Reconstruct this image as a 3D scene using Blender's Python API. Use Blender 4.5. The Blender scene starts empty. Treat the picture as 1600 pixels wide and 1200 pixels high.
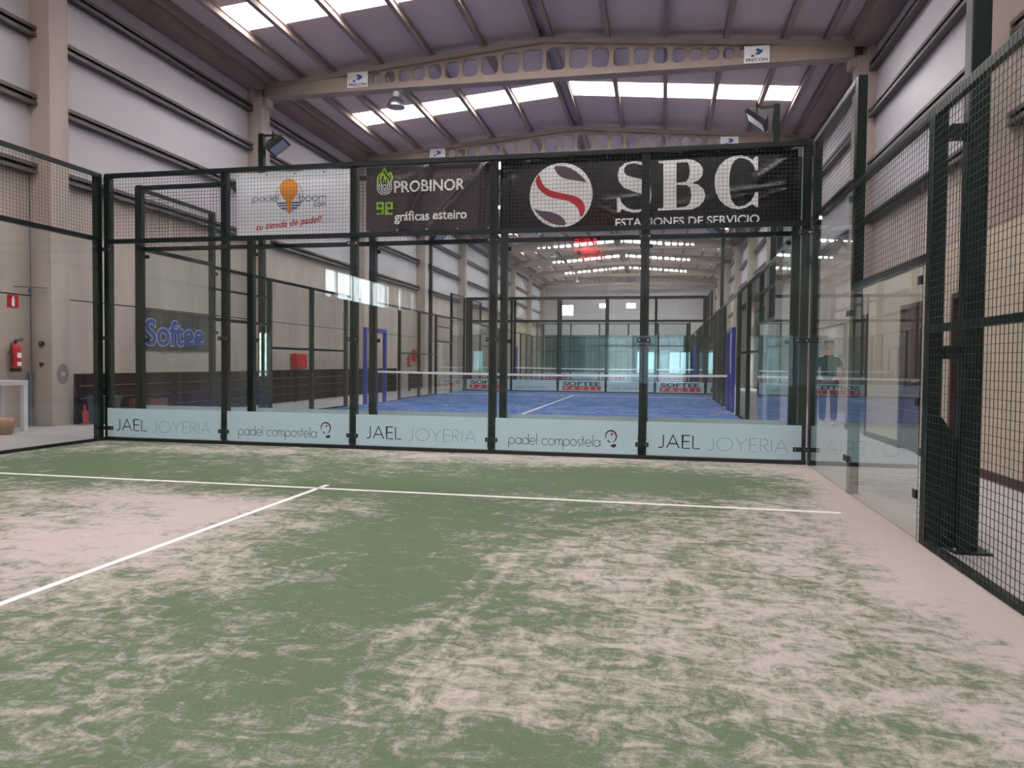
import bpy, bmesh, math, random
from mathutils import Vector, Matrix
from mathutils.geometry import tessellate_polygon
random.seed(7)
scene = bpy.context.scene
COL = scene.collection
PI = math.pi

# ------------------------------------------------------------------ camera
FPX = 1140.94
YAW, PITCH, ROLL = -0.20066, -0.03011, 0.009687
CAM = Vector((3.2224, -9.5607, 1.2507))
FWD = Vector((math.sin(YAW)*math.cos(PITCH), math.cos(YAW)*math.cos(PITCH), math.sin(PITCH)))
_r = Vector((math.cos(YAW), -math.sin(YAW), 0)); _u = _r.cross(FWD)
RT = _r*math.cos(ROLL)+_u*math.sin(ROLL)
UP = _u*math.cos(ROLL)-_r*math.sin(ROLL)
cd = bpy.data.cameras.new('camera'); cd.sensor_width = 36; cd.lens = FPX/1600*36
cd.clip_start = 0.05; cd.clip_end = 300
cam = bpy.data.objects.new('camera', cd); COL.objects.link(cam)
cam.matrix_world = Matrix(((RT.x, UP.x, -FWD.x, CAM.x), (RT.y, UP.y, -FWD.y, CAM.y), (RT.z, UP.z, -FWD.z, CAM.z), (0, 0, 0, 1)))
scene.camera = cam

def on_y(u, v, Y):
    """photo pixel -> point on the vertical plane y = Y"""
    d = FWD+RT*((u-800)/FPX)-UP*((v-600)/FPX)
    t = (Y-CAM.y)/d.y
    return CAM+d*t

# ------------------------------------------------------------------ world, exposure
SKY = 5.2
w = bpy.data.worlds.new('overcast_sky'); scene.world = w; w.use_nodes = True
bg = w.node_tree.nodes['Background']; bg.inputs[0].default_value = (1.0, 0.955, 0.945, 1); bg.inputs[1].default_value = SKY
vs = scene.view_settings
vs.view_transform = 'Standard'; vs.look = 'None'; vs.gamma = 1; vs.use_curve_mapping = False
vs.exposure = 1.85
cy = scene.cycles
cy.transparent_max_bounces = 48; cy.max_bounces = 8; cy.diffuse_bounces = 5; cy.glossy_bounces = 4; cy.transmission_bounces = 6
cy.use_denoising = True; cy.use_adaptive_sampling = True; cy.adaptive_threshold = 0.02; cy.sample_clamp_indirect = 8; cy.caustics_reflective = False; cy.caustics_refractive = False

# hall layout: frames every 7.1 m
BAY = 7.1; Y0 = 1.95
YF, YB = 60.5, -27.2           # end walls
XL, XR = -8.0, 8.0             # long walls
RIDGE = 0.2
FRAMES = [Y0+BAY*k for k in range(-4, 9)]
def roof_under(x):             # underside of the purlins / top of the beams
    return 9.47-abs(x-RIDGE)*0.088

def portal(name, loc, rot, sx, sy):
    l = bpy.data.lights.new(name, 'AREA'); l.shape = 'RECTANGLE'; l.size = sx; l.size_y = sy
    l.cycles.is_portal = True
    o = bpy.data.objects.new(name, l); COL.objects.link(o); o.location = loc; o.rotation_euler = rot
for k in range(-4, 8):
    y = Y0+BAY*k
    portal('skylight_portal', (RIDGE, y+3.95, 9.95), (0, 0, 0), 14.4, 1.3)
portal('window_portal', (XL-0.3, -17.2, 3.9), (0, -PI/2, 0), 1.3, 8.4)
portal('window_portal', (XR+0.3, 28.2, 2.0), (0, PI/2, 0), 4.2, 4.0)
portal('window_portal', (1.2, YB-0.3, 1.5), (PI/2, 0, 0), 6.8, 2.6)

# ------------------------------------------------------------------ materials
def lin(c):
    return tuple((x/12.92 if x <= 0.04045 else ((x+0.055)/1.055)**2.4) for x in [v/255 for v in c])
MATS = {}
def mat(name, rgb, rough=0.6, metal=0.0, var=0.06, scale=3.0, bump=0.0, bscale=40.0, spec=0.5, coat=0.0, zs=1.0):
    if name in MATS: return MATS[name]
    m = bpy.data.materials.new(name); m.use_nodes = True; nt = m.node_tree; N = nt.nodes; L = nt.links
    b = N['Principled BSDF']; c = lin(rgb)
    b.inputs['Roughness'].default_value = rough; b.inputs['Metallic'].default_value = metal
    b.inputs['Specular IOR Level'].default_value = spec; b.inputs['Coat Weight'].default_value = coat
    g = N.new('ShaderNodeNewGeometry')
    n = N.new('ShaderNodeTexNoise'); n.inputs['Scale'].default_value = scale; n.inputs['Detail'].default_value = 5
    mp = N.new('ShaderNodeMapping'); mp.inputs['Scale'].default_value = (1, 1, zs)
    L.new(g.outputs['Position'], mp.inputs['Vector']); L.new(mp.outputs[0], n.inputs['Vector'])
    r = N.new('ShaderNodeValToRGB')
    r.color_ramp.elements[0].position = 0.3; r.color_ramp.elements[1].position = 0.7
    r.color_ramp.elements[0].color = tuple(max(0, x*(1-var)) for x in c)+(1,)
    r.color_ramp.elements[1].color = tuple(min(1, x*(1+var)) for x in c)+(1,)
    L.new(n.outputs['Fac'], r.inputs['Fac']); L.new(r.outputs['Color'], b.inputs['Base Color'])
    if bump:
        n2 = N.new('ShaderNodeTexNoise'); n2.inputs['Scale'].default_value = bscale; n2.inputs['Detail'].default_value = 4
        L.new(g.outputs['Position'], n2.inputs['Vector'])
        bp = N.new('ShaderNodeBump'); bp.inputs['Strength'].default_value = bump; bp.inputs['Distance'].default_value = 0.02
        L.new(n2.outputs['Fac'], bp.inputs['Height']); L.new(bp.outputs['Normal'], b.inputs['Normal'])
    MATS[name] = m
    return m

def emis(name, rgb, s):
    m = bpy.data.materials.new(name); m.use_nodes = True; N = m.node_tree.nodes
    b = N['Principled BSDF']; b.inputs['Base Color'].default_value = lin(rgb)+(1,)
    b.inputs['Emission Color'].default_value = lin(rgb)+(1,); b.inputs['Emission Strength'].default_value = s
    MATS[name] = m; return m

def glass(name, tint, r0=0.045, gain=1.0):
    """clear pane: straight-through transmission plus a mirror reflection that follows Fresnel (Schlick)"""
    m = bpy.data.materials.new(name); m.use_nodes = True; nt = m.node_tree; N = nt.nodes; L = nt.links
    N.remove(N['Principled BSDF']); out = N['Material Output']
    g = N.new('ShaderNodeNewGeometry')
    d = N.new('ShaderNodeVectorMath'); d.operation = 'DOT_PRODUCT'
    L.new(g.outputs['Normal'], d.inputs[0]); L.new(g.outputs['Incoming'], d.inputs[1])
    def mth(op, a, b):
        x = N.new('ShaderNodeMath'); x.operation = op; x.use_clamp = False
        for i, s in enumerate((a, b)):
            if s is None: continue
            if isinstance(s, (int, float)): x.inputs[i].default_value = s
            else: L.new(s, x.inputs[i])
        return x.outputs[0]
    c = mth('ABSOLUTE', d.outputs['Value'], None)
    f = mth('ADD', mth('MULTIPLY', mth('POWER', mth('SUBTRACT', 1.0, c), 5.0), (1-r0)*gain), r0)
    t = N.new('ShaderNodeBsdfTransparent'); t.inputs[0].default_value = tint+(1,)
    gl = N.new('ShaderNodeBsdfGlossy'); gl.inputs['Roughness'].default_value = 0.0; gl.inputs[0].default_value = (0.95, 1, 0.98, 1)
    mx = N.new('ShaderNodeMixShader'); L.new(f, mx.inputs[0]); L.new(t.outputs[0], mx.inputs[1]); L.new(gl.outputs[0], mx.inputs[2])
    L.new(mx.outputs[0], out.inputs['Surface'])
    MATS[name] = m; return m

def sheet_mat(name, trans, tint):
    """translucent plastic rooflight"""
    m = bpy.data.materials.new(name); m.use_nodes = True; nt = m.node_tree; N = nt.nodes; L = nt.links
    N.remove(N['Principled BSDF']); out = N['Material Output']
    t = N.new('ShaderNodeBsdfTransparent'); t.inputs[0].default_value = tint+(1,)
    tr = N.new('ShaderNodeBsdfTranslucent'); tr.inputs[0].default_value = tint+(1,)
    mx = N.new('ShaderNodeMixShader'); mx.inputs[0].default_value = 1-trans
    L.new(t.outputs[0], mx.inputs[1]); L.new(tr.outputs[0], mx.inputs[2]); L.new(mx.outputs[0], out.inputs['Surface'])
    MATS[name] = m; return m

def turf(name, base, dark, blobs, sand=(226, 208, 199), thr=0.53):
    """artificial turf with silica sand lying on it in worn patches"""
    m = bpy.data.materials.new(name); m.use_nodes = True; nt = m.node_tree; N = nt.nodes; L = nt.links
    b = N['Principled BSDF']; b.inputs['Roughness'].default_value = 0.95; b.inputs['Specular IOR Level'].default_value = 0.1
    g = N.new('ShaderNodeNewGeometry'); sp = N.new('ShaderNodeSeparateXYZ'); L.new(g.outputs['Position'], sp.inputs[0])
    def mth(op, a, b=None, clamp=False):
        x = N.new('ShaderNodeMath'); x.operation = op; x.use_clamp = clamp
        for i, s in enumerate((a, b)):
            if s is None: continue
            if isinstance(s, (int, float)): x.inputs[i].default_value = s
            else: L.new(s, x.inputs[i])
        return x.outputs[0]
    def noise(scale, detail, rough=0.55, stretch=(1, 1, 1), rot=0, dist=0.0):
        mp = N.new('ShaderNodeMapping'); mp.inputs['Scale'].default_value = stretch; mp.inputs['Rotation'].default_value = (0, 0, rot)
        L.new(g.outputs['Position'], mp.inputs['Vector'])
        n = N.new('ShaderNodeTexNoise'); n.inputs['Scale'].default_value = scale; n.inputs['Detail'].default_value = detail
        n.inputs['Roughness'].default_value = rough; n.inputs['Distortion'].default_value = dist
        L.new(mp.outputs[0], n.inputs['Vector']); return n.outputs['Fac']
    X, Y = sp.outputs[0], sp.outputs[1]
    acc = None
    for (cx, cy_, rx, ry, amp) in blobs:
        ex = mth('POWER', mth('ABSOLUTE', mth('DIVIDE', mth('SUBTRACT', X, cx), rx)), 2)
        ey = mth('POWER', mth('ABSOLUTE', mth('DIVIDE', mth('SUBTRACT', Y, cy_), ry)), 2)
        e = mth('MULTIPLY', mth('POWER', 2.718, mth('MULTIPLY', mth('ADD', ex, ey), -1)), amp)
        acc = e if acc is None else mth('ADD', acc, e)
    n1 = noise(1.3, 7, 0.66, dist=0.6)
    n2 = noise(4.6, 9, 0.72, (0.9, 1.5, 1), 0.5, 1.1)
    n3 = noise(9.0, 7, 0.75, (2.0, 0.8, 1), 0.7, 0.7)
    n4 = noise(34, 6, 0.85, (0.8, 1.6, 1), 0.4, 0.4)
    s = mth('ADD', mth('ADD', mth('MULTIPLY', n1, 0.27), mth('MULTIPLY', n2, 0.42)), mth('ADD', mth('MULTIPLY', n3, 0.21), mth('MULTIPLY', n4, 0.2)))
    if acc is not None: s = mth('ADD', s, acc)
    mr = N.new('ShaderNodeMapRange'); mr.interpolation_type = 'SMOOTHSTEP'
    mr.inputs['From Min'].default_value = thr-0.065; mr.inputs['From Max'].default_value = thr+0.085
    L.new(s, mr.inputs['Value'])
    gr = N.new('ShaderNodeMix'); gr.data_type = 'RGBA'
    gr.inputs[6].default_value = lin(dark)+(1,); gr.inputs[7].default_value = lin(base)+(1,)
    L.new(noise(90, 4, 0.8), gr.inputs[0])
    sd = N.new('ShaderNodeMix'); sd.data_type = 'RGBA'
    sd.inputs[6].default_value = lin(tuple(x*0.86 for x in sand))+(1,); sd.inputs[7].default_value = lin(sand)+(1,)
    L.new(noise(110, 4, 0.85), sd.inputs[0])
    mx = N.new('ShaderNodeMix'); mx.data_type = 'RGBA'
    L.new(mth('MULTIPLY', mr.outputs[0], 0.93), mx.inputs[0]); L.new(gr.outputs[2], mx.inputs[6]); L.new(sd.outputs[2], mx.inputs[7])
    L.new(mx.outputs[2], b.inputs['Base Color'])
    bp = N.new('ShaderNodeBump'); bp.inputs['Strength'].default_value = 0.5; bp.inputs['Distance'].default_value = 0.012
    L.new(mth('ADD', noise(160, 3, 0.8), mth('MULTIPLY', mr.outputs[0], -0.4)), bp.inputs['Height'])
    L.new(bp.outputs['Normal'], b.inputs['Normal'])
    MATS[name] = m; return m

def ribbed(name, rgb, axis, period, rough=0.45):
    """coated metal cladding with fine vertical ribs"""
    m = mat(name, rgb, rough, 0.0, 0.03, 0.8); nt = m.node_tree; N = nt.nodes; L = nt.links
    g = N.new('ShaderNodeNewGeometry'); wv = N.new('ShaderNodeTexWave'); wv.bands_direction = axis; wv.wave_profile = 'SIN'
    wv.inputs['Scale'].default_value = 0.314/period*1.0
    L.new(g.outputs['Position'], wv.inputs['Vector'])
    bp = N.new('ShaderNodeBump'); bp.inputs['Strength'].default_value = 0.12; bp.inputs['Distance'].default_value = 0.01
    L.new(wv.outputs['Fac'], bp.inputs['Height']); L.new(bp.outputs['Normal'], N['Principled BSDF'].inputs['Normal'])
    return m

STEEL = mat('green_paint', (9, 27, 23), 0.38, 0, 0.1, 6, spec=0.35)
WIRE = mat('green_wire', (28, 44, 40), 0.45, 0, 0.05, 6)
CLAMP = mat('black_clamp', (24, 28, 30), 0.4)
CHROME = mat('bolt_steel', (190, 195, 200), 0.25, 1.0)
CONC = mat('precast_concrete', (178, 164, 154), 0.85, 0, 0.11, 2.2, 0.25, 30, zs=0.22)
CONC2 = mat('precast_beam', (162, 147, 135), 0.85, 0, 0.07, 1.3, 0.2, 30)
PURL = mat('purlin_concrete', (154, 137, 128), 0.85, 0, 0.06, 1.3)
FLOORM = mat('floor_concrete', (178, 172, 175), 0.55, 0, 0.06, 0.9, 0.05, 20)
CLAD_L = ribbed('wall_cladding', (186, 181, 185), 'Y', 0.18)
CLAD_E = ribbed('end_cladding', (200, 197, 202), 'X', 0.25)
ROOFM = mat('roof_sheet', (208, 190, 183), 0.7, 0, 0.04, 0.6)
GIRT = mat('girt_steel', (94, 88, 84), 0.5, 0.2, 0.08, 2)
GUTTER = mat('eaves_beam', (150, 128, 116), 0.8, 0, 0.08, 1.5)
GLASS = glass('court_glass', (0.955, 0.98, 0.972), r0=0.028)
WINGLASS = glass('window_glass', (0.93, 0.97, 1.0))
TINTED = glass('tinted_glass', (0.035, 0.055, 0.06))
TINTED2 = glass('bluish_glass', (0.2, 0.25, 0.28))
SKYL = sheet_mat('rooflight_plastic', 0.72, (0.95, 0.95, 0.96))
def translucent(m, f):
    nt = m.node_tree; N = nt.nodes; L = nt.links; b = N['Principled BSDF']; out = N['Material Output']
    t = N.new('ShaderNodeBsdfTranslucent'); L.new(b.inputs['Base Color'].links[0].from_socket, t.inputs[0])
    mx = N.new('ShaderNodeMixShader'); mx.inputs[0].default_value = f
    L.new(b.outputs[0], mx.inputs[1]); L.new(t.outputs[0], mx.inputs[2]); L.new(mx.outputs[0], out.inputs['Surface'])
    return m
FILM = translucent(mat('frosted_film', (206, 230, 238), 0.5, 0, 0.02, 2), 0.3)
FILMW = mat('white_film', (222, 224, 232), 0.5, 0, 0.02, 2)
INK = mat('black_print', (22, 22, 26), 0.5)
INKG = mat('grey_print', (152, 178, 183), 0.5)
INKP = mat('purple_print', (52, 30, 44), 0.5)
PINK = mat('pink_print', (190, 80, 150), 0.5)
WHITEP = mat('white_print', (244, 244, 246), 0.45)
REDP = mat('red_print', (196, 22, 34), 0.45)
PURP = mat('purple_gradient_print', (96, 70, 92), 0.45, 0, 0.35, 2.5)
GREENP = mat('lime_print', (150, 198, 50), 0.5)
BLUEP = mat('navy_print', (50, 62, 112), 0.5)
ORANGEP = mat('orange_print', (232, 150, 62), 0.5)
BANW = translucent(mat('white_vinyl', (246, 247, 250), 0.35, 0, 0.02, 3), 0.45)
BANK = mat('black_vinyl', (14, 12, 16), 0.22, 0, 0.2, 3)
BAND = mat('charcoal_vinyl', (70, 58, 62), 0.26, 0, 0.15, 3)
BLUESTEEL = mat('blue_paint', (30, 44, 140), 0.35)
WHITEL = mat('line_white', (236, 234, 232), 0.9, 0, 0.03, 20)
WOODD = mat('dark_brown_boards', (34, 15, 11), 0.7, 0, 0.15, 4, spec=0.15)
DOORM = mat('maroon_door', (64, 26, 24), 0.5, 0, 0.08, 3)
REDM = mat('red_paint', (196, 28, 32), 0.3)
BLACKR = mat('black_rubber', (20, 20, 22), 0.6)
WHITEM = mat('white_laminate', (200, 198, 200), 0.45)
GREYPL = mat('grey_plastic', (72, 76, 80), 0.5)
PIPE = mat('grey_pipe', (104, 112, 124), 0.45)
LEDR = emis('led_red', (255, 24, 44), 6.0)
ALU = mat('aluminium', (170, 172, 176), 0.35, 0.9)
BLOCKW = mat('block_wall_plaster', (194, 178, 158), 0.85, 0, 0.05, 1.2, 0.1, 30)
GREEN_BLOBS = [
    (5.05, -4.0, 0.36, 4.2, 0.2), (4.4, -4.6, 0.8, 2.6, 0.045), (5.0, -0.2, 1.2, 0.9, 0.04),
    (-0.55, -4.9, 0.95, 1.0, 0.09), (-1.2, -3.95, 1.4, 0.45, 0.08), (-0.3, -5.8, 0.9, 0.8, 0.06),
    (1.3, -0.3, 3.2, 0.5, 0.07), (-2.6, -0.7, 1.3, 0.35, 0.05), (-4.6, -2.0, 0.5, 1.0, 0.03),
    (-3.0, -2.2, 1.8, 0.9, -0.09), (3.0, -1.75, 1.4, 0.7, -0.13), (0.8, -2.5, 1.4, 0.6, -0.06),
    (1.5, -4.4, 0.9, 1.2, -0.07), (1.7, -6.4, 0.55, 1.2, -0.05), (0.0, -3.1, 1.2, 0.3, -0.05),
    (3.4, -5.4, 0.9, 1.3, 0.03), (2.9, -7.3, 1.2, 0.7, 0.01), (2.32, -5.6, 0.035, 1.1, 0.05), (2.2, -5.6, 0.035, 1.1, 0.04),
]
TURFG = turf('green_turf', (124, 138, 112), (66, 84, 64), GREEN_BLOBS, sand=(207, 195, 188), thr=0.57)
TURFB = turf('blue_turf', (58, 104, 172), (30, 70, 138), [], sand=(186, 176, 174), thr=0.585)

# ------------------------------------------------------------------ mesh helpers
class MB:
    def __init__(s): s.v = []; s.f = []; s.sm = False
    def box(s, x0, y0, z0, x1, y1, z1):
        n = len(s.v)
        s.v += [(x0, y0, z0), (x1, y0, z0), (x1, y1, z0), (x0, y1, z0), (x0, y0, z1), (x1, y0, z1), (x1, y1, z1), (x0, y1, z1)]
        s.f += [tuple(n+i for i in q) for q in ((3, 2, 1, 0), (4, 5, 6, 7), (0, 1, 5, 4), (1, 2, 6, 5), (2, 3, 7, 6), (3, 0, 4, 7))]
        return s
    def bbox(s, x0, y0, z0, x1, y1, z1, b=0.01):
        """box with chamfered edges"""
        bm = bmesh.new(); bmesh.ops.create_cube(bm, size=1)
        for v in bm.verts:
            v.co = Vector(((x0+x1)/2+v.co.x*(x1-x0), (y0+y1)/2+v.co.y*(y1-y0), (z0+z1)/2+v.co.z*(z1-z0)))
        bmesh.ops.bevel(bm, geom=bm.edges[:], offset=b, segments=2, affect='EDGES', profile=0.5)
        s.add_bm(bm); return s
    def add_bm(s, bm):
        bm.verts.index_update(); n = len(s.v)
        s.v += [tuple(v.co) for v in bm.verts]; s.f += [tuple(n+v.index for v in f.verts) for f in bm.faces]; bm.free()
    def quad(s, a, b, c, d):
        n = len(s.v); s.v += [tuple(a), tuple(b), tuple(c), tuple(d)]; s.f.append((n, n+1, n+2, n+3)); return s
    def bar(s, p, q, w, h=None, up=(0, 0, 1), caps=True):
        """rectangular bar from p to q"""
        h = h or w; p = Vector(p); q = Vector(q); d = (q-p).normalized(); up = Vector(up)
        if abs(d.dot(up)) > 0.99: up = Vector((0, 1, 0))
        a = d.cross(up).normalized()*(w/2); b = a.cross(d).normalized()*(h/2); n = len(s.v)
        for e in (p, q): s.v += [tuple(e-a-b), tuple(e+a-b), tuple(e+a+b), tuple(e-a+b)]
        s.f += [tuple(n+i for i in x) for x in ((0, 1, 5, 4), (1, 2, 6, 5), (2, 3, 7, 6), (3, 0, 4, 7))]
        if caps: s.f += [(n+3, n+2, n+1, n), (n+4, n+5, n+6, n+7)]
        return s
    def tube(s, pts, r, seg=10, caps=True):
        """round tube along points; r is a number or a list"""
        pts = [Vector(p) for p in pts]; n0 = len(s.v)
        rs = r if isinstance(r, (list, tuple)) else [r]*len(pts)
        prev = None
        for i, p in enumerate(pts):
            d = (pts[min(i+1, len(pts)-1)]-pts[max(i-1, 0)])
            d = d.normalized() if d.length > 1e-9 else Vector((0, 0, 1))
            if prev is None:
                a = d.cross(Vector((0, 0, 1)))
                if a.length < 1e-3: a = d.cross(Vector((0, 1, 0)))
            else: a = prev-d*prev.dot(d)
            a.normalize(); prev = a; b = d.cross(a)
            for k in range(seg):
                t = 2*PI*k/seg; s.v.append(tuple(p+(a*math.cos(t)+b*math.sin(t))*rs[i]))
        for i in range(len(pts)-1):
            for k in range(seg):
                k2 = (k+1) % seg; s.f.append((n0+i*seg+k, n0+i*seg+k2, n0+(i+1)*seg+k2, n0+(i+1)*seg+k))
        if caps:
            s.f.append(tuple(n0+k for k in range(seg))[::-1]); m = n0+(len(pts)-1)*seg; s.f.append(tuple(m+k for k in range(seg)))
        s.sm = True
        return s
    def lathe(s, c, prof, seg=20):
        """profile [(r,z)] about the vertical axis through c"""
        return s.tube([(c[0], c[1], c[2]+z) for r, z in prof], [max(r, 1e-4) for r, z in prof], seg)
    def poly(s, pts, place):
        """flat filled polygon; pts 2-D, place maps to 3-D"""
        tris = tessellate_polygon([[Vector((p[0], p[1], 0)) for p in pts]]); n = len(s.v)
        s.v += [tuple(place(*p)) for p in pts]
        for t in tris: s.f.append(tuple(n+i for i in t))
        return s
    def ribbon(s, pts, wd, place, closed=False):
        P = [Vector((p[0], p[1])) for p in pts]; m = len(P); n = len(s.v)
        for i in range(m):
            if closed: a, b = P[i-1], P[(i+1) % m]
            else: a, b = P[max(i-1, 0)], P[min(i+1, m-1)]
            t = (b-a).normalized(); nn = Vector((-t.y, t.x))
            k = 1.0
            if closed or 0 < i < m-1:
                t1 = (P[i]-P[i-1]).normalized(); k = 1/max(0.5, abs(t1.dot(t)))
            ww = wd[i] if isinstance(wd, (list, tuple)) else wd
            s.v += [tuple(place(*(P[i]+nn*ww/2*k))), tuple(place(*(P[i]-nn*ww/2*k)))]
        for i in range(m if closed else m-1):
            j = (i+1) % m; s.f.append((n+2*i, n+2*i+1, n+2*j+1, n+2*j))
        return s

def wloc(o):
    v = Vector((0, 0, 0))
    while o is not None: v += o.location; o = o.parent
    return v
def tag(o, label=None, cat=None, group=None, kind=None):
    if label: o['label'] = label
    if cat: o['category'] = cat
    if group: o['group'] = group
    if kind: o['kind'] = kind
    return o
def empty(name, loc, label=None, cat=None, group=None, kind=None):
    o = bpy.data.objects.new(name, None); COL.objects.link(o); o.location = loc; o.empty_display_size = 0.2
    return tag(o, label, cat, group, kind)
def obj(name, mb, m, parent=None, smooth=None, origin=None):
    """link a builder (world coordinates) as one mesh object, its origin at the middle of its base"""
    V = mb.v
    if origin is None:
        xs = [p[0] for p in V]; ys = [p[1] for p in V]; zs = [p[2] for p in V]
        origin = Vector(((min(xs)+max(xs))/2, (min(ys)+max(ys))/2, min(zs)))
    me = bpy.data.meshes.new(name)
    me.from_pydata([(p[0]-origin[0], p[1]-origin[1], p[2]-origin[2]) for p in V], [], mb.f)
    me.materials.append(m)
    if mb.sm if smooth is None else smooth:
        for p in me.polygons: p.use_smooth = True
        try: me.set_sharp_from_angle(angle=0.7)
        except Exception: pass
    me.update()
    o = bpy.data.objects.new(name, me); COL.objects.link(o)
    o.location = Vector(origin)-wloc(parent)
    if parent: o.parent = parent
    return o
def copy_to(o, loc, parent):
    """another instance of one part at a world location"""
    c = o.copy(); COL.objects.link(c); c.parent = parent; c.location = Vector(loc)-wloc(parent)
    return c

DG = None
def from_curve(cu):
    o = bpy.data.objects.new('tmp', cu); COL.objects.link(o)
    dg = bpy.context.evaluated_depsgraph_get(); me = bpy.data.meshes.new_from_object(o.evaluated_get(dg))
    V = [tuple(v.co) for v in me.vertices]; F = [tuple(p.vertices) for p in me.polygons]
    bpy.data.objects.remove(o); bpy.data.meshes.remove(me)
    return V, F
def text_into(mb, s, x0, x1, z0, z1, place, offset=0.0, shear=0.0, space=1.0):
    """lettering stretched into the rectangle x0..x1, z0..z1 (2-D), mapped by place"""
    cu = bpy.data.curves.new('txt', 'FONT'); cu.body = s; cu.size = 1; cu.shear = shear; cu.space_character = space; cu.resolution_u = 5
    cu.fill_mode = 'FRONT'
    V0, _ = from_curve(cu)
    if offset: cu.offset = offset
    V, F = from_curve(cu)
    xs = [v[0] for v in V0]; ys = [v[1] for v in V0]
    ax, bx, ay, by = min(xs), max(xs), min(ys), max(ys); n = len(mb.v)
    for v in V: mb.v.append(tuple(place(x0+(v[0]-ax)/(bx-ax)*(x1-x0), z0+(v[1]-ay)/(by-ay)*(z1-z0))))
    mb.f += [tuple(n+i for i in f) for f in F]
    return mb
def arc(cx, cz, rx, rz, a0, a1, n=16):
    return [(cx+rx*math.cos(math.radians(a0+(a1-a0)*i/n)), cz+rz*math.sin(math.radians(a0+(a1-a0)*i/n))) for i in range(n+1)]
# thin geometric stroke letters (unit x-height 1 for lower case, cap height 1 for capitals)
def strokes(ch):
    c = arc
    G = {
     'J': (0.42, [[(0.36, 1), (0.36, 0.22)]+c(0.16, 0.2, 0.2, 0.2, 0, -120, 8)]),
     'A': (0.82, [[(0, 0), (0.4, 1), (0.8, 0)], [(0.14, 0.33), (0.66, 0.33)]]),
     'E': (0.5, [[(0.5, 1), (0.03, 1), (0.03, 0), (0.5, 0)], [(0.03, 0.53), (0.47, 0.53)]]),
     'L': (0.45, [[(0.03, 1), (0.03, 0), (0.46, 0)]]),
     'O': (1.0, [c(0.5, 0.5, 0.5, 0.5, 0, 360, 28)]),
     'Y': (0.7, [[(0, 1), (0.35, 0.5), (0.7, 1)], [(0.35, 0.5), (0.35, 0)]]),
     'R': (0.52, [[(0.03, 0), (0.03, 1), (0.26, 1)]+c(0.26, 0.745, 0.24, 0.255, 90, -90, 10)+[(0.03, 0.49)], [(0.2, 0.49), (0.54, 0)]]),
     'I': (0.06, [[(0.03, 1), (0.03, 0)]]),
     'p': (0.95, [c(0.47, 0.5, 0.47, 0.5, 0, 360, 24), [(0, 0.55), (0, -0.62)]]),
     'a': (0.95, [c(0.47, 0.5, 0.47, 0.5, 20, 340, 24), [(0.94, 1.0), (0.94, 0)]]),
     'd': (0.95, [c(0.47, 0.5, 0.47, 0.5, 0, 360, 24), [(0.94, 1.65), (0.94, 0)]]),
     'e': (0.95, [[(0.0, 0.52), (0.94, 0.52)]+c(0.47, 0.5, 0.47, 0.5, 3, 320, 24)]),
     'l': (0.06, [[(0.03, 1.75), (0.03, 0)]]),
     'c': (0.85, [c(0.47, 0.5, 0.47, 0.5, 45, 315, 20)]),
     'o': (0.95, [c(0.47, 0.5, 0.47, 0.5, 0, 360, 24)]),
     'm': (1.1, [[(0.02, 0), (0.02, 1)], [(0.02, 0.7)]+c(0.3, 0.7, 0.27, 0.3, 180, 0, 10)+[(0.57, 0)], [(0.57, 0.7)]+c(0.84, 0.7, 0.27, 0.3, 180, 0, 10)+[(1.11, 0)]]),
     's': (0.45, [[(0.42, 0.95)]+c(0.22, 0.76, 0.2, 0.24, 70, 250, 8)+c(0.2, 0.25, 0.22, 0.25, 75, -120, 10)]),
     't': (0.4, [[(0.2, 1.6), (0.2, 0)], [(0, 1), (0.42, 1)]]),
     'b': (0.95, [c(0.47, 0.5, 0.47, 0.5, 0, 360, 24), [(0, 1.65), (0, 0.5)]]),
     ' ': (0.45, []),
    }
    return G[ch]
def stroke_text(mb, s, x0, x1, z0, h, wt, place, gap=0.17):
    tot = sum(strokes(c)[0]+gap for c in s)-gap; k = (x1-x0)/tot; x = x0
    for ch in s:
        wd, ps = strokes(ch)
        for p in ps: mb.ribbon([(x+a*k, z0+b*h) for a, b in p], wt, place)
        x += (wd+gap)*k
    return mb

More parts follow.
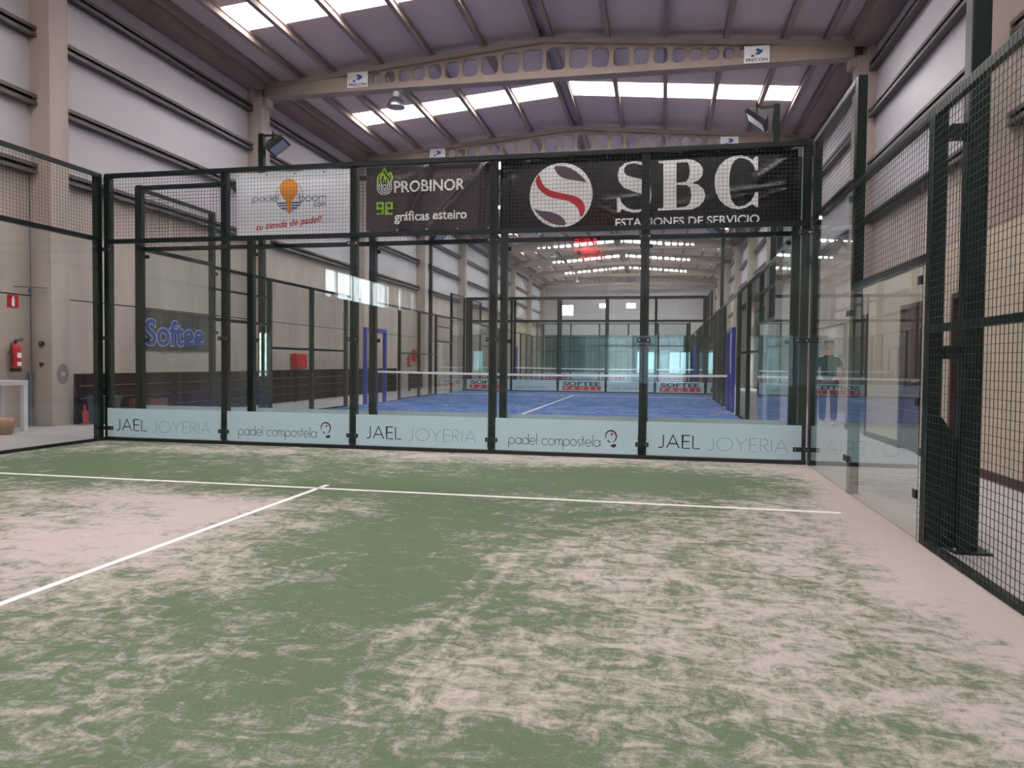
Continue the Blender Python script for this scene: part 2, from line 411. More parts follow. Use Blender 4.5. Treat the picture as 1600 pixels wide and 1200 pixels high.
# ------------------------------------------------------------------ the hall: floor, walls, roof
fl = obj('floor', MB().box(XL-0.2, YB-0.2, -0.2, XR+0.2, YF+0.2, 0.0), FLOORM)
tag(fl, 'pale grey concrete hall floor around the courts', 'floor', kind='structure')
def bays():
    ys = [YB]+[y for y in FRAMES]+[YF]
    return [(a, b) for a, b in zip(ys, ys[1:]) if b-a > 0.5]
JZ, CZ = 2.37, 4.72
GZ = (4.72, 5.95, 7.16, 8.22)
def build_long_wall(side):
    X = XL if side < 0 else XR
    root = empty('wall_left' if side < 0 else 'wall_right', (X, 0, 0),
                 'long hall wall of concrete slabs below pale metal cladding, %s side' % ('left' if side < 0 else 'right'), 'wall', kind='structure')
    xo = X+side*0.18
    x0, x1 = min(X, xo), max(X, xo)
    for a, b in bays():
        a += 0.008; b -= 0.008
        for z0, z1 in ((0, JZ-0.012), (JZ+0.012, CZ)):
            mb = MB(); holes = []
            if side < 0 and z1 > 3:
                for (h0, h1) in ((-21.3, -19.75), (-18.9, -13.6)):
                    if h0 > a and h1 < b: holes.append((h0, h1, 3.4, 4.45))
            if side > 0:
                for (h0, h1) in ((26.3, 30.05), ):
                    if h0 > a and h1 < b: holes.append((h0, h1, 0.0 if z0 < 1 else z0, 4.0 if z1 > 3 else z1))
            if holes:
                h0, h1, c0, c1 = holes[0]
                mb.box(x0, a, z0, x1, h0, z1); mb.box(x0, h1, z0, x1, b, z1)
                if c0 > z0+0.01: mb.box(x0, h0, z0, x1, h1, c0)
                if c1 < z1-0.01: mb.box(x0, h0, c1, x1, h1, z1)
            else: mb.box(x0, a, z0, x1, b, z1)
            obj('concrete_panel', mb, CONC, root)
        xj = X+side*0.03
        obj('joint_seal', MB().box(min(xj, xo), a, JZ-0.012, max(xj, xo), b, JZ+0.012), BLACKR, root)
        mb = MB().box(x0, a, CZ, x1, b, 9.6); obj('cladding_panel', mb, CLAD_L, root)
        xg = X-side*0.16
        for z in GZ:   # steel rails (channel section) across the cladding
            mb = MB()
            mb.box(min(X, xg), a, z, max(X, xg), b, z+0.02); mb.box(min(X, xg), a, z-0.17, max(X, xg), b, z-0.15)
            xm = X-side*0.05; mb.box(min(X, xm), a, z-0.15, max(X, xm), b, z)
            mb.box(min(xg, xg+side*0.015), a, z-0.045, max(xg, xg+side*0.015), b, z); mb.box(min(xg, xg+side*0.015), a, z-0.15, max(xg, xg+side*0.015), b, z-0.105)
            obj('girt', mb, GIRT, root)
        # precast eaves beam under the roof edge
        xa, xb = X-side*0.02, X-side*0.52
        mb = MB().box(min(xa, xb), a+0.24, 8.62, max(xa, xb), b-0.24, 9.02)
        mb.box(min(xb, xb-side*0.09), a+0.24, 8.84, max(xb, xb-side*0.09), b-0.24, 9.02)
        obj('eaves_beam', mb, GUTTER, root)
    return root
WL = build_long_wall(-1); WR = build_long_wall(1)

def window(n, x, y0, y1, z0, z1, panes, side, label):
    """glazed window in a long wall"""
    root = empty('window_%d' % n, (x, (y0+y1)/2, z0), label, 'window', kind='structure')
    mb = MB(); xa, xb = (x-0.14, x-0.06) if side < 0 else (x+0.06, x+0.14)
    mb.box(xa, y0, z0, xb, y1, z0+0.06); mb.box(xa, y0, z1-0.06, xb, y1, z1)
    for i in range(panes+1):
        y = y0+(y1-y0)*i/panes; ya = min(max(y-0.035, y0), y1-0.07); mb.box(xa, ya, z0+0.06, xb, ya+0.07, z1-0.06)
    obj('window_frame', mb, ALU, root)
    for i in range(panes):
        a = y0+(y1-y0)*i/panes+0.03; b = y0+(y1-y0)*(i+1)/panes-0.03
        obj('pane', MB().box((xa+xb)/2-0.005, a, z0+0.05, (xa+xb)/2+0.005, b, z1-0.05), WINGLASS, root)
window(1, XL, -21.3, -19.75, 3.4, 4.45, 2, -1, 'narrow strip window high in the left wall behind the camera')
window(2, XL, -18.9, -13.6, 3.4, 4.45, 5, -1, 'long strip window of five panes high in the left wall')

# daylight exit in the right wall, far along
d1 = empty('door_1', (XR, 28.2, 0), 'glazed exit doors with daylight behind, right wall beyond the blue court', 'door', kind='structure')
for y in (26.3, 27.3, 28.4, 29.95): obj('door_frame', MB().box(XR+0.02, y, 0, XR+0.12, y+0.1, 4.0), BLACKR, d1)
for z in (0, 2.7, 3.2, 3.92): obj('door_frame', MB().box(XR+0.03, 26.4, z, XR+0.11, 29.95, z+0.08), BLACKR, d1)
for a, b, m_ in ((26.4, 27.3, WINGLASS), (27.4, 28.4, TINTED2), (28.5, 29.95, WINGLASS)):
    obj('door_pane', MB().box(XR+0.055, a, 0.08, XR+0.065, b, 2.7), m_, d1)
    obj('transom_pane', MB().box(XR+0.055, a, 3.28, XR+0.065, b, 3.92), WINGLASS, d1)
    obj('infill_panel', MB().box(XR+0.05, a, 2.78, XR+0.07, b, 3.2), BLACKR, d1)

# end wall beyond the far courts
we = empty('wall_far', (0, YF, 0), 'far gable wall with pale cladding above dark glazing', 'wall', kind='structure')
mb = MB()
wins = [(-6.2, -5.05, 5.74, 6.8), (-2.65, -1.65, 6.45, 6.95), (-0.1, 0.85, 6.4, 6.95)]
xs = [XL]+[v for w_ in wins for v in w_[:2]]+[XR]
for i in range(0, len(xs), 2): mb.box(xs[i], YF, 3.9, xs[i+1], YF+0.15, 10)
for a, b, c, d in wins: mb.box(a, YF, 3.9, b, YF+0.15, c); mb.box(a, YF, d, b, YF+0.15, 10)
obj('cladding_panel', mb, CLAD_E, we)
obj('plinth', MB().box(XL, YF, 0, XR, YF+0.15, 0.35), CONC, we)
for i, (a, b, c, d) in enumerate(wins):
    wn = empty('window_%d' % (3+i), ((a+b)/2, YF, c), ('square window high in the far gable wall', 'left of the two low wide windows in the far gable wall', 'right of the two low wide windows in the far gable wall')[i], 'window', kind='structure')
    mb = MB().box(a, YF+0.04, c, a+0.05, YF+0.1, d).box(b-0.05, YF+0.04, c, b, YF+0.1, d).box(a, YF+0.04, c, b, YF+0.1, c+0.05).box(a, YF+0.04, d-0.05, b, YF+0.1, d).box((a+b)/2-0.025, YF+0.04, c, (a+b)/2+0.025, YF+0.1, d)
    obj('window_frame', mb, ALU, wn)
    obj('pane', MB().box(a+0.05, YF+0.065, c+0.05, b-0.05, YF+0.075, d-0.05), WINGLASS, wn)
for i in range(17): obj('mullion', MB().box(XL+i*1.0-0.04, YF+0.02, 0.35, XL+i*1.0+0.04, YF+0.12, 3.9), BLACKR, we)
obj('transom', MB().box(XL, YF+0.02, 2.3, XR, YF+0.12, 2.38), BLACKR, we)
for i in range(16):
    for z0, z1 in ((0.35, 2.3), (2.38, 3.9)):
        obj('glazing_pane', MB().box(XL+i+0.04, YF+0.065, z0, XL+i+0.96, YF+0.075, z1), TINTED2 if i in (9, 10, 12, 13) and z0 < 1 else TINTED, we)

# end wall behind the camera (seen in reflections)
wb = empty('wall_back', (0, YB, 0), 'gable wall behind the near court with a glazed shopfront', 'wall', kind='structure')
mb = MB().box(XL, YB-0.15, 0, -2, YB, 4.7).box(4.4, YB-0.15, 0, XR, YB, 4.7).box(-2, YB-0.15, 2.65, 4.4, YB, 4.7).box(-2, YB-0.15, 0, 4.4, YB, 0.25)
obj('concrete_panel', mb, CONC, wb)
obj('cladding_panel', MB().box(XL, YB-0.15, 4.7, XR, YB, 10), CLAD_E, wb)
mb = MB()
for i in range(6): x = -2+i*1.266; mb.box(x, YB-0.1, 0.25, x+0.07, YB-0.03, 2.65)
mb.box(-2, YB-0.1, 2.1, 4.4, YB-0.03, 2.16)
obj('window_frame', mb, ALU, wb)
SHOP = [glass('shopfront_glass_%s' % n, t) for n, t in (('dark', (0.12, 0.14, 0.15)), ('mid', (0.2, 0.23, 0.25)), ('pale', (0.36, 0.41, 0.44)), ('grey', (0.26, 0.3, 0.33)), ('clear', (0.36, 0.41, 0.45)))]
for i in range(5):
    x = -2+i*1.266; obj('pane', MB().box(x+0.07, YB-0.07, 0.25, x+1.266, YB-0.06, 2.65), SHOP[i], wb)

# roof: sheets, rooflights and purlins
ce = empty('ceiling', (0, 0, 8.8), 'pitched roof of mauve grey sheets on concrete purlins with white rooflights', 'roof', kind='structure')
PUR = [RIDGE+s*d for d in (0.15, 1.6, 3.03, 4.45, 5.8, 6.75, 7.55) for s in (-1, 1)]
PH = 0.2
def rz(x): return roof_under(x)+PH
ys = [YB]
segs = []
for k in range(-4, 8):
    a = Y0+BAY*k+3.35; b = a+1.15
    segs.append((ys[-1], a, 0)); segs.append((a, b, 1)); ys.append(b)
segs.append((ys[-1], YF, 0))
for s in (-1, 1):
    xe = XL-0.2 if s < 0 else XR+0.2
    for a, b, sk in segs:
        xi = RIDGE
        if not sk:
            mb = MB()
            V = [(xi, a, rz(xi)), (xe, a, rz(xe)), (xe, b, rz(xe)), (xi, b, rz(xi))]
            n = len(mb.v); mb.v += V+[(x, y, z+0.08) for x, y, z in V]
            mb.f += [(0, 1, 2, 3), (7, 6, 5, 4), (0, 4, 5, 1), (1, 5, 6, 2), (2, 6, 7, 3), (3, 7, 4, 0)]
            obj('roof_sheet', mb, ROOFM, ce)
        else:
            # sheet strips at ridge and eaves, rooflight panels between purlins
            px = sorted([p for p in PUR if (p-RIDGE)*s > 0], key=lambda p: abs(p))
            edges = [RIDGE]+px+[xe]
            for i in range(len(edges)-1):
                p, q = edges[i], edges[i+1]
                V = [(p, a, rz(p)), (q, a, rz(q)), (q, b, rz(q)), (p, b, rz(p))]
                lit = 0 < i < len(edges)-3+0
                mb = MB(); th = 0.012 if lit else 0.08
                mb.v += V+[(x, y, z+th) for x, y, z in V]
                mb.f += [(0, 1, 2, 3), (7, 6, 5, 4), (0, 4, 5, 1), (1, 5, 6, 2), (2, 6, 7, 3), (3, 7, 4, 0)]
                obj('rooflight_panel' if lit else 'roof_sheet', mb, SKYL if lit else ROOFM, ce)
for x in PUR:
    first = None
    for a, b in bays():
        loc = (x, (a+b)/2, roof_under(x))
        L_ = b-a
        if first and abs(first[1]-L_) < 0.01: copy_to(first[0], loc, ce); continue
        mb = MB(); z = roof_under(x)   # I-shaped precast purlin
        mb.box(x-0.06, a, z, x+0.06, b, z+0.05).box(x-0.03, a, z+0.05, x+0.03, b, z+PH-0.04).box(x-0.06, a, z+PH-0.04, x+0.06, b, z+PH-0.005)
        o = obj('purlin', mb, PURL, ce)
        if abs(L_-BAY) < 0.01: first = (o, L_)

# columns and beams of every frame
def rounded(x0, x1, z0, z1, r):
    r = min(r, (x1-x0)/2.2, (z1-z0)/2.2); P = []
    for cx, cz, a in ((x1-r, z1-r, 0), (x0+r, z1-r, 90), (x0+r, z0+r, 180), (x1-r, z0+r, 270)):
        P += [(cx+r*math.cos(math.radians(a+t)), cz+r*math.sin(math.radians(a+t))) for t in (0, 30, 60, 90)]
    return P
BZ = 8.43
XBL, XBR = -7.53, 7.53
def beam_top(x): return roof_under(x)-0.005
def beam_mesh():
    cu = bpy.data.curves.new('web', 'CURVE'); cu.dimensions = '2D'; cu.fill_mode = 'BOTH'; cu.extrude = 0.05
    def loop(P):
        sp = cu.splines.new('POLY'); sp.points.add(len(P)-1); sp.use_cyclic_u = True
        for p, q in zip(sp.points, P): p.co = (q[0], q[1], 0, 1)
    loop([(XBL, BZ+0.02), (XBR, BZ+0.02), (XBR, beam_top(XBR)-0.02), (RIDGE, beam_top(RIDGE)-0.02), (XBL, beam_top(XBL)-0.02)])
    for sd in (-1, 1):
        d = 0.045
        while d < 4.75:
            wd = 0.5-0.055*d; xa, xb = RIDGE+sd*d, RIDGE+sd*(d+wd); xc = (xa+xb)/2
            loop(rounded(min(xa, xb), max(xa, xb), BZ+0.23-0.01*d, beam_top(xc)-0.22+0.015*d, 0.13)); d += wd+0.1
    V, F = from_curve(cu)
    mb = MB(); mb.v = [(v[0], v[2], v[1]) for v in V]; mb.f = [f[::-1] for f in F]
    mb.box(XBL, -0.17, BZ, XBR, 0.17, BZ+0.15)
    # top flange, two sloping halves
    for xa, xb in ((XBL, RIDGE), (RIDGE, XBR)):
        V = [(x, y, beam_top(x)+dz) for dz in (-0.13, 0) for x, y in ((xa, -0.17), (xb, -0.17), (xb, 0.17), (xa, 0.17))]
        n0 = len(mb.v); mb.v += V
        mb.f += [tuple(n0+i for i in q) for q in ((3, 2, 1, 0), (4, 5, 6, 7), (0, 1, 5, 4), (1, 2, 6, 5), (2, 3, 7, 6), (3, 0, 4, 7))]
    # solid end blocks
    mb.box(XBL, -0.15, BZ+0.1, -4.8, 0.15, beam_top(-4.8)-0.2)
    mb.box(5.15, -0.15, BZ+0.1, XBR, 0.15, beam_top(5.15)-0.2)
    return mb
_b = obj('roof_beam', beam_mesh(), CONC2, None)
beam_me = _b.data; boff = _b.location.copy(); bpy.data.objects.remove(_b)
def ordinal(k): return ('first', 'second', 'third', 'fourth', 'fifth', 'sixth', 'seventh', 'eighth', 'ninth')[k]
for i, y in enumerate(FRAMES):
    k = i-4
    bx = bpy.data.objects.new('roof_beam', beam_me); COL.objects.link(bx); bx.location = boff+Vector((0, y, 0))
    if k >= 1: lb = 'precast concrete roof beam with rounded holes, %s one in view from the front' % ordinal(k-1)
    elif k == 0: lb = 'precast concrete roof beam above the gap between the green and blue courts'
    else: lb = 'precast concrete roof beam over the green court, %s behind the camera' % ordinal(-k-1)
    tag(bx, lb, 'beam', 'concrete roof beams')
    for s in (-1, 1):
        X = XL if s < 0 else XR; xi = X-s*0.42
        mb = MB().box(min(X, xi), y-0.21, 0, max(X, xi), y+0.21, 8.43)
        mb.box(min(X, X-s*0.2), y-0.21, 8.43, max(X, X-s*0.2), y+0.21, 8.8)    # fork head behind the beam end
        mb.box(min(xi, xi-s*0.14), y-0.15, 8.2, max(xi, xi-s*0.14), y+0.15, 8.42)   # corbel
        sd = 'left' if s < 0 else 'right'
        if k >= 0: lb = 'square concrete column on the %s wall, %s from the near glass wall' % (sd, ordinal(k))
        else: lb = 'square concrete column on the %s wall, %s behind the camera' % (sd, ordinal(-k-1))
        tag(obj('concrete_column', mb, CONC, None), lb, 'column', 'concrete columns')

# ------------------------------------------------------------------ courts
def mesh_panel(mb, T, s0, s1, z0, z1, o=0.0, step=0.05, t=0.003):
    """welded wire grid as thin square bars"""
    ns = int(round((s1-s0)/step)); nz = int(round((z1-z0)/step))
    for i in range(ns+1):
        s = s0+(s1-s0)*i/ns; mb.bar(T(s, o, z0), T(s, o, z1), t, t, caps=False)
    for i in range(nz+1):
        z = z0+(z1-z0)*i/nz; mb.bar(T(s0, o+t, z), T(s1, o+t, z), t, t, caps=False)
def tbox(mb, T, s0, o0, z0, s1, o1, z1):
    a = T(s0, o0, z0); b = T(s1, o1, z1)
    return mb.box(min(a[0], b[0]), min(a[1], b[1]), min(a[2], b[2]), max(a[0], b[0]), max(a[1], b[1]), max(a[2], b[2]))

def clamp_set(root, T, s, zs, both=True):
    for z in zs:
        mb = tbox(MB(), T, s-0.085, -0.014, z-0.028, s+0.085, 0.0, z+0.028)
        c = obj('clamp', mb, CLAMP, root)
        mb = MB()
        for ds in (-0.055, 0.055): tbox(mb, T, s+ds-0.009, -0.018, z-0.009, s+ds+0.009, -0.014, z+0.009)
        obj('bolt', mb, CHROME, c)

def end_wall(T, label, name='glass_end_wall', film=None, detail=True):
    """T(s,o,z): s -5..5 along the wall, o outward"""
    root = empty(name, T(0, 0.05, 0), label, 'court wall', 'glass end walls of the courts')
    panes = []
    for i in range(5):
        a = -5+2*i
        p = obj('glass_pane', tbox(MB(), T, a+0.006, 0.0, 0.06, a+1.994, 0.010, 2.965), GLASS, root); panes.append(p)
        if film:
            mb = tbox(MB(), T, a+0.055, -0.0018, 0.07, a+1.945, -0.0003, 0.50); obj('film_band', mb, film, p)
    for i in range(6):
        s = -5+2*i; s = s+0.05 if i == 0 else s-0.05 if i == 5 else s
        obj('post', tbox(MB(), T, s-0.05, 0.016, 0, s+0.05, 0.10, 4.0), STEEL, root)
        if detail: clamp_set(root, T, -5+2*i+(0.07 if i == 0 else -0.07 if i == 5 else 0), (0.2, 1.55, 2.88))
    obj('bottom_channel', tbox(MB(), T, -5, -0.012, 0.0, 5, 0.016, 0.06), CLAMP, root)
    for z0, z1 in ((2.965, 3.025), (3.94, 4.0)): obj('rail', tbox(MB(), T, -4.95, -0.012, z0, 4.95, 0.06, z1), STEEL, root)
    mb = MB()
    for i in range(5): mesh_panel(mb, T, -5+2*i, -3+2*i, 3.025, 3.94, -0.006)
    obj('wire_mesh', mb, WIRE, root)['kind'] = 'stuff'
    return root, panes

def side_wall(T, label, length, detail=True, channel=False):
    """T(s,o,z): s from the corner; full length 20 runs to the other corner"""
    root = empty('side_wall', T(min(length, 8)/2, 0.05, 0), label, 'court wall', 'side walls of the courts')
    full = length > 12
    def half(F):
        obj('glass_pane', tbox(MB(), F, 0.012, 0, 0.03, 1.995, 0.010, 2.985), GLASS, root)
        obj('glass_pane', tbox(MB(), F, 2.005, 0, 0.03, 3.99, 0.010, 1.97), GLASS, root)
        for s, z1 in ((0.05, 4.0), (2.0, 4.0), (4.05, 3.0), (6.0, 3.0), (7.95, 3.0)):
            obj('post', tbox(MB(), F, s-0.05, 0.016, 0, s+0.05, 0.10, z1), STEEL, root)
        for a, b, z0, z1 in ((0.1, 1.95, 3.94, 4.0), (0.1, 1.95, 2.985, 3.05), (2.05, 4.0, 2.94, 3.0), (2.05, 4.0, 1.97, 2.03), (2.05, 4.0, 2.55, 2.59),
                             (4.1, 5.95, 2.94, 3.0), (6.05, 7.9, 2.94, 3.0), (4.1, 5.95, 1.48, 1.53), (6.05, 7.9, 1.48, 1.53), (4.1, 5.95, 0, 0.05), (6.05, 7.9, 0, 0.05)):
            obj('rail', tbox(MB(), F, a, 0.012, z0, b, 0.06, z1), STEEL, root)
        mb = MB()
        mesh_panel(mb, F, 0.0, 2.0, 3.05, 3.94); mesh_panel(mb, F, 2.0, 4.0, 2.03, 2.96)
        mesh_panel(mb, F, 4.0, 6.0, 0.02, 2.98); mesh_panel(mb, F, 6.0, 8.0, 0.02, 2.98)
        obj('wire_mesh', mb, WIRE, root)['kind'] = 'stuff'
        if detail:
            clamp_set(root, F, 2.0, (0.35, 1.75)); clamp_set(root, F, 2.0, (2.85,))
            for z in (0.35, 1.0, 1.85):
                obj('clamp', tbox(MB(), F, 3.93, -0.014, z-0.03, 4.0, 0.0, z+0.03), CLAMP, root)
    half(T)
    if channel: obj('bottom_channel', tbox(MB(), T, 0.0, -0.012, 0.0, 4.0, 0.03, 0.055), CLAMP, root)
    if full:
        half(lambda s, o, z: T(20-s, o, z))
        # blue painted gate frame at the net
        g = MB()
        for s in (9.25, 10.75): tbox(g, T, s-0.05, 0.0, 0, s+0.05, 0.10, 2.1)
        tbox(g, T, 9.2, 0.0, 2.1, 10.8, 0.10, 2.2)
        obj('gate_frame', g, BLUESTEEL, root)
        mb = MB(); tbox(mb, T, 8.0, 0.02, 2.94, 12.0, 0.07, 3.0); obj('rail', mb, STEEL, root)
    return root

def lines_for(turf_o, y0, y1, lines):
    for a in lines:
        obj('court_line', MB().box(a[0], a[1], 0.012, a[2], a[3], 0.016), WHITEL, turf_o)

# the near green court
tg = obj('court_turf', MB().box(-5.12, -20.1, 0.0, 5.14, 0.0, 0.012), TURFG, None)
tag(tg, 'sand strewn green artificial turf of the near court', 'turf', kind='structure')
lines_for(tg, -20, 0, [(-4.98, -3.075, 4.72, -3.025), (-0.025, -10.0, 0.025, -2.86)])
def T_back(s, o, z): return (s, o, z)
GW, GP = end_wall(T_back, 'nearest glass end wall with frosted lettered bands, behind the green court', film=FILM)
def T_r(s, o, z): return (5.0+o, -s, z)
def T_l(s, o, z): return (-5.0-o, -s, z)
SR = side_wall(T_r, 'right glass and mesh side wall of the green court', 8)
SL = side_wall(T_l, 'left glass and mesh side wall of the green court', 8, channel=True)

# lettering on the frosted bands (faces the camera, on the court side of the film)
def on_film(x, z): return (x, -0.0026, z)
for i in (0, 2, 4):
    x0 = -5+2*i
    mb = stroke_text(MB(), 'JAEL', x0+0.2, x0+0.72, 0.17, 0.165, 0.0145, on_film); obj('lettering', mb, INK, GP[i])
    mb = stroke_text(MB(), 'JOYERIA', x0+0.82, x0+1.79, 0.155, 0.165, 0.010, on_film); o = obj('lettering', mb, INKG, GP[i]); o['label'] = 'pale grey half of the lettering'
for i in (1, 3):
    x0 = -5+2*i
    mb = stroke_text(MB(), 'padel compostela', x0+0.24, x0+1.46, 0.155, 0.085, 0.0075, on_film); obj('lettering', mb, INK, GP[i])
    cx, cz = x0+1.6, 0.292; mb = MB()
    A = arc(cx, cz, 0.07, 0.078, 200, -70, 24); mb.ribbon(A, [0.008+0.012*math.sin(PI*j/24) for j in range(25)], on_film)
    mb.poly([(cx-0.055, cz-0.045), (cx-0.03, cz-0.052), (cx+0.005, cz-0.085), (cx-0.03, cz-0.075)], on_film)
    mb.poly([(cx-0.01, cz-0.115), (cx+0.02, cz-0.105), (cx+0.055, cz-0.095), (cx+0.075, cz-0.112), (cx+0.055, cz-0.135), (cx+0.03, cz-0.145), (cx+0.012, cz-0.132)], on_film)
    o = obj('racket_emblem', mb, INKP, GP[i])
    obj('ball_emblem', MB().poly(arc(cx+0.012, cz+0.032, 0.018, 0.018, 0, 345, 15), on_film), PINK, GP[i])

# two blue courts one behind the other
def blue_court(y0, which):
    y1 = y0+20
    t = obj('court_turf', MB().box(-5.02, y0, 0.0, 5.02, y1, 0.012), TURFB, None)
    tag(t, 'sand dusted blue artificial turf of the %s blue court' % which, 'turf', kind='structure')
    lines_for(t, y0, y1, [(-4.98, y0+2.95, 4.98, y0+3.0), (-4.98, y1-3.0, 4.98, y1-2.95), (-0.025, y0+2.85, 0.025, y1-2.85)])
    n, np_ = end_wall(lambda s, o, z: (-s, y0-o, z), 'near glass end wall of the %s blue court' % which, film=FILMW, detail=(which == 'first'))
    f, fp = end_wall(lambda s, o, z: (s, y1+o, z), 'far glass end wall of the %s blue court' % which, film=FILM, detail=False)
    side_wall(lambda s, o, z: (-5-o, y0+s, z), 'left mesh side wall of the %s blue court' % which, 20, detail=(which == 'first'))
    side_wall(lambda s, o, z: (5+o, y0+s, z), 'right mesh side wall of the %s blue court' % which, 20, detail=False)
    ym = y0+10
    nt = empty('court_net', (0, ym, 0), 'black court net with white top band across the %s blue court' % which, 'net', 'court nets')
    for s in (-1, 1): obj('net_post', MB().box(s*5.02-0.04, ym-0.04, 0, s*5.02+0.04, ym+0.04, 1.0), BLUESTEEL, nt)
    mb = MB(); T = lambda s, o, z: (s, ym+o, z)
    mesh_panel(mb, T, -4.95, 4.95, 0.05, 0.86, 0, 0.05, 0.005); obj('netting', mb, BLACKR, nt)['kind'] = 'stuff'
    mb = MB()
    for i in range(20):
        a = -4.97+i*0.497; za = 0.93-0.04*math.cos((a)/5*PI/2); zb = 0.93-0.04*math.cos((a+0.497)/5*PI/2)
        mb.bar((a, ym, za), (a+0.497, ym, zb), 0.02, 0.06)
    obj('top_band', mb, WHITEL, nt)
    for i in range(5):
        x0 = -5+2*i; pl = lambda x, z: (x, y1-0.003, z)
        if i % 2 == 0:
            obj('lettering', text_into(MB(), 'SOFTEE', x0+0.25, x0+1.75, 0.3, 0.45, pl, offset=0.03), INK, fp[i])
            obj('red_bar', MB().quad(pl(x0+0.2, 0.1), pl(x0+1.8, 0.1), pl(x0+1.8, 0.27), pl(x0+0.2, 0.27)), REDP, fp[i])
            pl2 = lambda x, z: (x, y1-0.0045, z)
            obj('lettering', text_into(MB(), 'PADEL', x0+0.3, x0+1.7, 0.125, 0.245, pl2, space=2.2), WHITEP, fp[i])
        else:
            obj('lettering', stroke_text(MB(), 'padel compostela', x0+0.24, x0+1.46, 0.155, 0.085, 0.0075, pl), INK, fp[i])
    return n, f
blue_court(0.8, 'first')
blue_court(21.6, 'second')

# ------------------------------------------------------------------ banners on the near end wall
BY = 0.15
class Banner:
    def __init__(s, name, label, x0, x1, z0, z1, m, disp, nx=70, nz=30, bottomcut=None):
        s.d = disp; s.x0, s.x1, s.z0, s.z1 = x0, x1, z0, z1
        s.root = empty(name, ((x0+x1)/2, BY, z0), label, 'banner', 'banners on the near end wall')
        mb = MB()
        for dy in (0.0, 0.0012):
            n = len(mb.v)
            for j in range(nz+1):
                for i in range(nx+1):
                    x = x0+(x1-x0)*i/nx; z = z0+(z1-z0)*j/nz; mb.v.append((x, BY+dy+disp(x, z), z))
            for j in range(nz):
                for i in range(nx):
                    a = n+j*(nx+1)+i; q = (a, a+1, a+nx+2, a+nx+1); mb.f.append(q if dy == 0 else q[::-1])
        mb.sm = True
        s.sheet = obj('banner_sheet', mb, m, s.root)
        k = max(3, int((x1-x0)/0.45))
        for i in range(k+1):
            for z in (z0+0.03, z1-0.03):
                x = x0+0.03+(x1-x0-0.06)*i/k
                obj('eyelet', MB().tube([(x, BY+disp(x, z)-0.004, z), (x, BY+disp(x, z), z)], 0.011, 10), CHROME, s.root)
    def place(s, off=0.004):
        return lambda x, z: (x, BY-off+s.d(x, z), z)
    def part(s, name, mb, m): return obj(name, mb, m, s.root, smooth=False)

def px(zx, zy, u0, v0, k):    # zoomed photo crop -> wall plane
    p = on_y(u0+zx*k, v0+zy*k, BY); return (p.x, p.z)
# refine a polygon so that it follows the creased sheet
def dense(P, step=0.04):
    out = []
    for a, b in zip(P, P[1:]+P[:1]):
        n = max(1, int(math.hypot(b[0]-a[0], b[1]-a[1])/step))
        out += [(a[0]+(b[0]-a[0])*i/n, a[1]+(b[1]-a[1])*i/n) for i in range(n)]
    return out
def smooth_closed(P, it=2):
    for _ in range(it):
        Q = []
        for a, b in zip(P, P[1:]+P[:1]):
            Q += [(a[0]*0.75+b[0]*0.25, a[1]*0.75+b[1]*0.25), (a[0]*0.25+b[0]*0.75, a[1]*0.25+b[1]*0.75)]
        P = Q
    return P

# white banner with racket
d1_ = lambda x, z: 0.004*math.sin(7*x+3*z)+0.003*math.sin(13*z-4*x)
b1 = Banner('advertising_banner', 'white vinyl banner with an orange racket emblem on the glass wall', -2.88, -1.03, 3.02, 3.95, BANW, d1_)
K1 = 210/1600
def z1(X, Y): return px(X, Y, 350, 250, K1)
c0 = z1(778, 430); Rr = 0.215
pl = b1.place(0.008)
low = [(c0[0]+Rr*math.cos(math.radians(a)), c0[1]+Rr*0.98*math.sin(math.radians(a))) for a in range(0, 360, 12)]
b1.part('emblem_ring', MB().ribbon(low, 0.006, pl, closed=True), BLUEP)
mb = MB()
for k in range(4):
    zc = c0[1]-0.1-0.036*k; hw = math.sqrt(max(0.0, Rr*Rr-(zc-c0[1])**2))-0.006
    mb.quad(pl(c0[0]-hw, zc-0.009), pl(c0[0]+hw, zc-0.009), pl(c0[0]+hw, zc+0.009), pl(c0[0]-hw, zc+0.009))
b1.part('emblem_waves', mb, BLUEP)
rk = [z1(*p) for p in ((778, 222), (720, 235), (680, 280), (664, 340), (680, 410), (715, 465), (755, 510), (758, 640), (798, 640), (800, 510), (840, 465), (875, 410), (890, 340), (874, 280), (835, 235))]
b1.part('racket_emblem', MB().poly(dense(smooth_closed(rk, 1)), b1.place(0.012)), ORANGEP)
a, b_ = z1(340, 530), z1(655, 380)
mb = stroke_text(MB(), 'padel', z1(345, 0)[0], z1(652, 0)[0], z1(450, 495)[1], 0.062, 0.009, pl)
b1.part('lettering', mb, BLUEP); mb = MB()
stroke_text(mb, 'boom', z1(900, 0)[0], z1(1215, 0)[0], z1(1000, 488)[1], 0.066, 0.009, pl)
b1.part('lettering', mb, BLUEP); mb = MB()
text_into(mb, '.com', z1(1060, 0)[0], z1(1218, 0)[0], z1(1100, 560)[1], z1(1100, 505)[1], pl)
b1.part('lettering', mb, BLUEP)
mb = MB(); p0, p1 = z1(390, 865), z1(1170, 640)
L_ = p1[0]-p0[0]; sl = (z1(1170, 745)[1]-z1(390, 850)[1])/L_
text_into(mb, 'tu tienda de padel!', p0[0], p1[0], 0, 0.125, lambda x, z: pl(x, z+z1(390, 868)[1]+(x-p0[0])*sl), offset=0.012, shear=0.25)
o = b1.part('lettering', mb, REDP); o['label'] = 'red handwritten slogan'

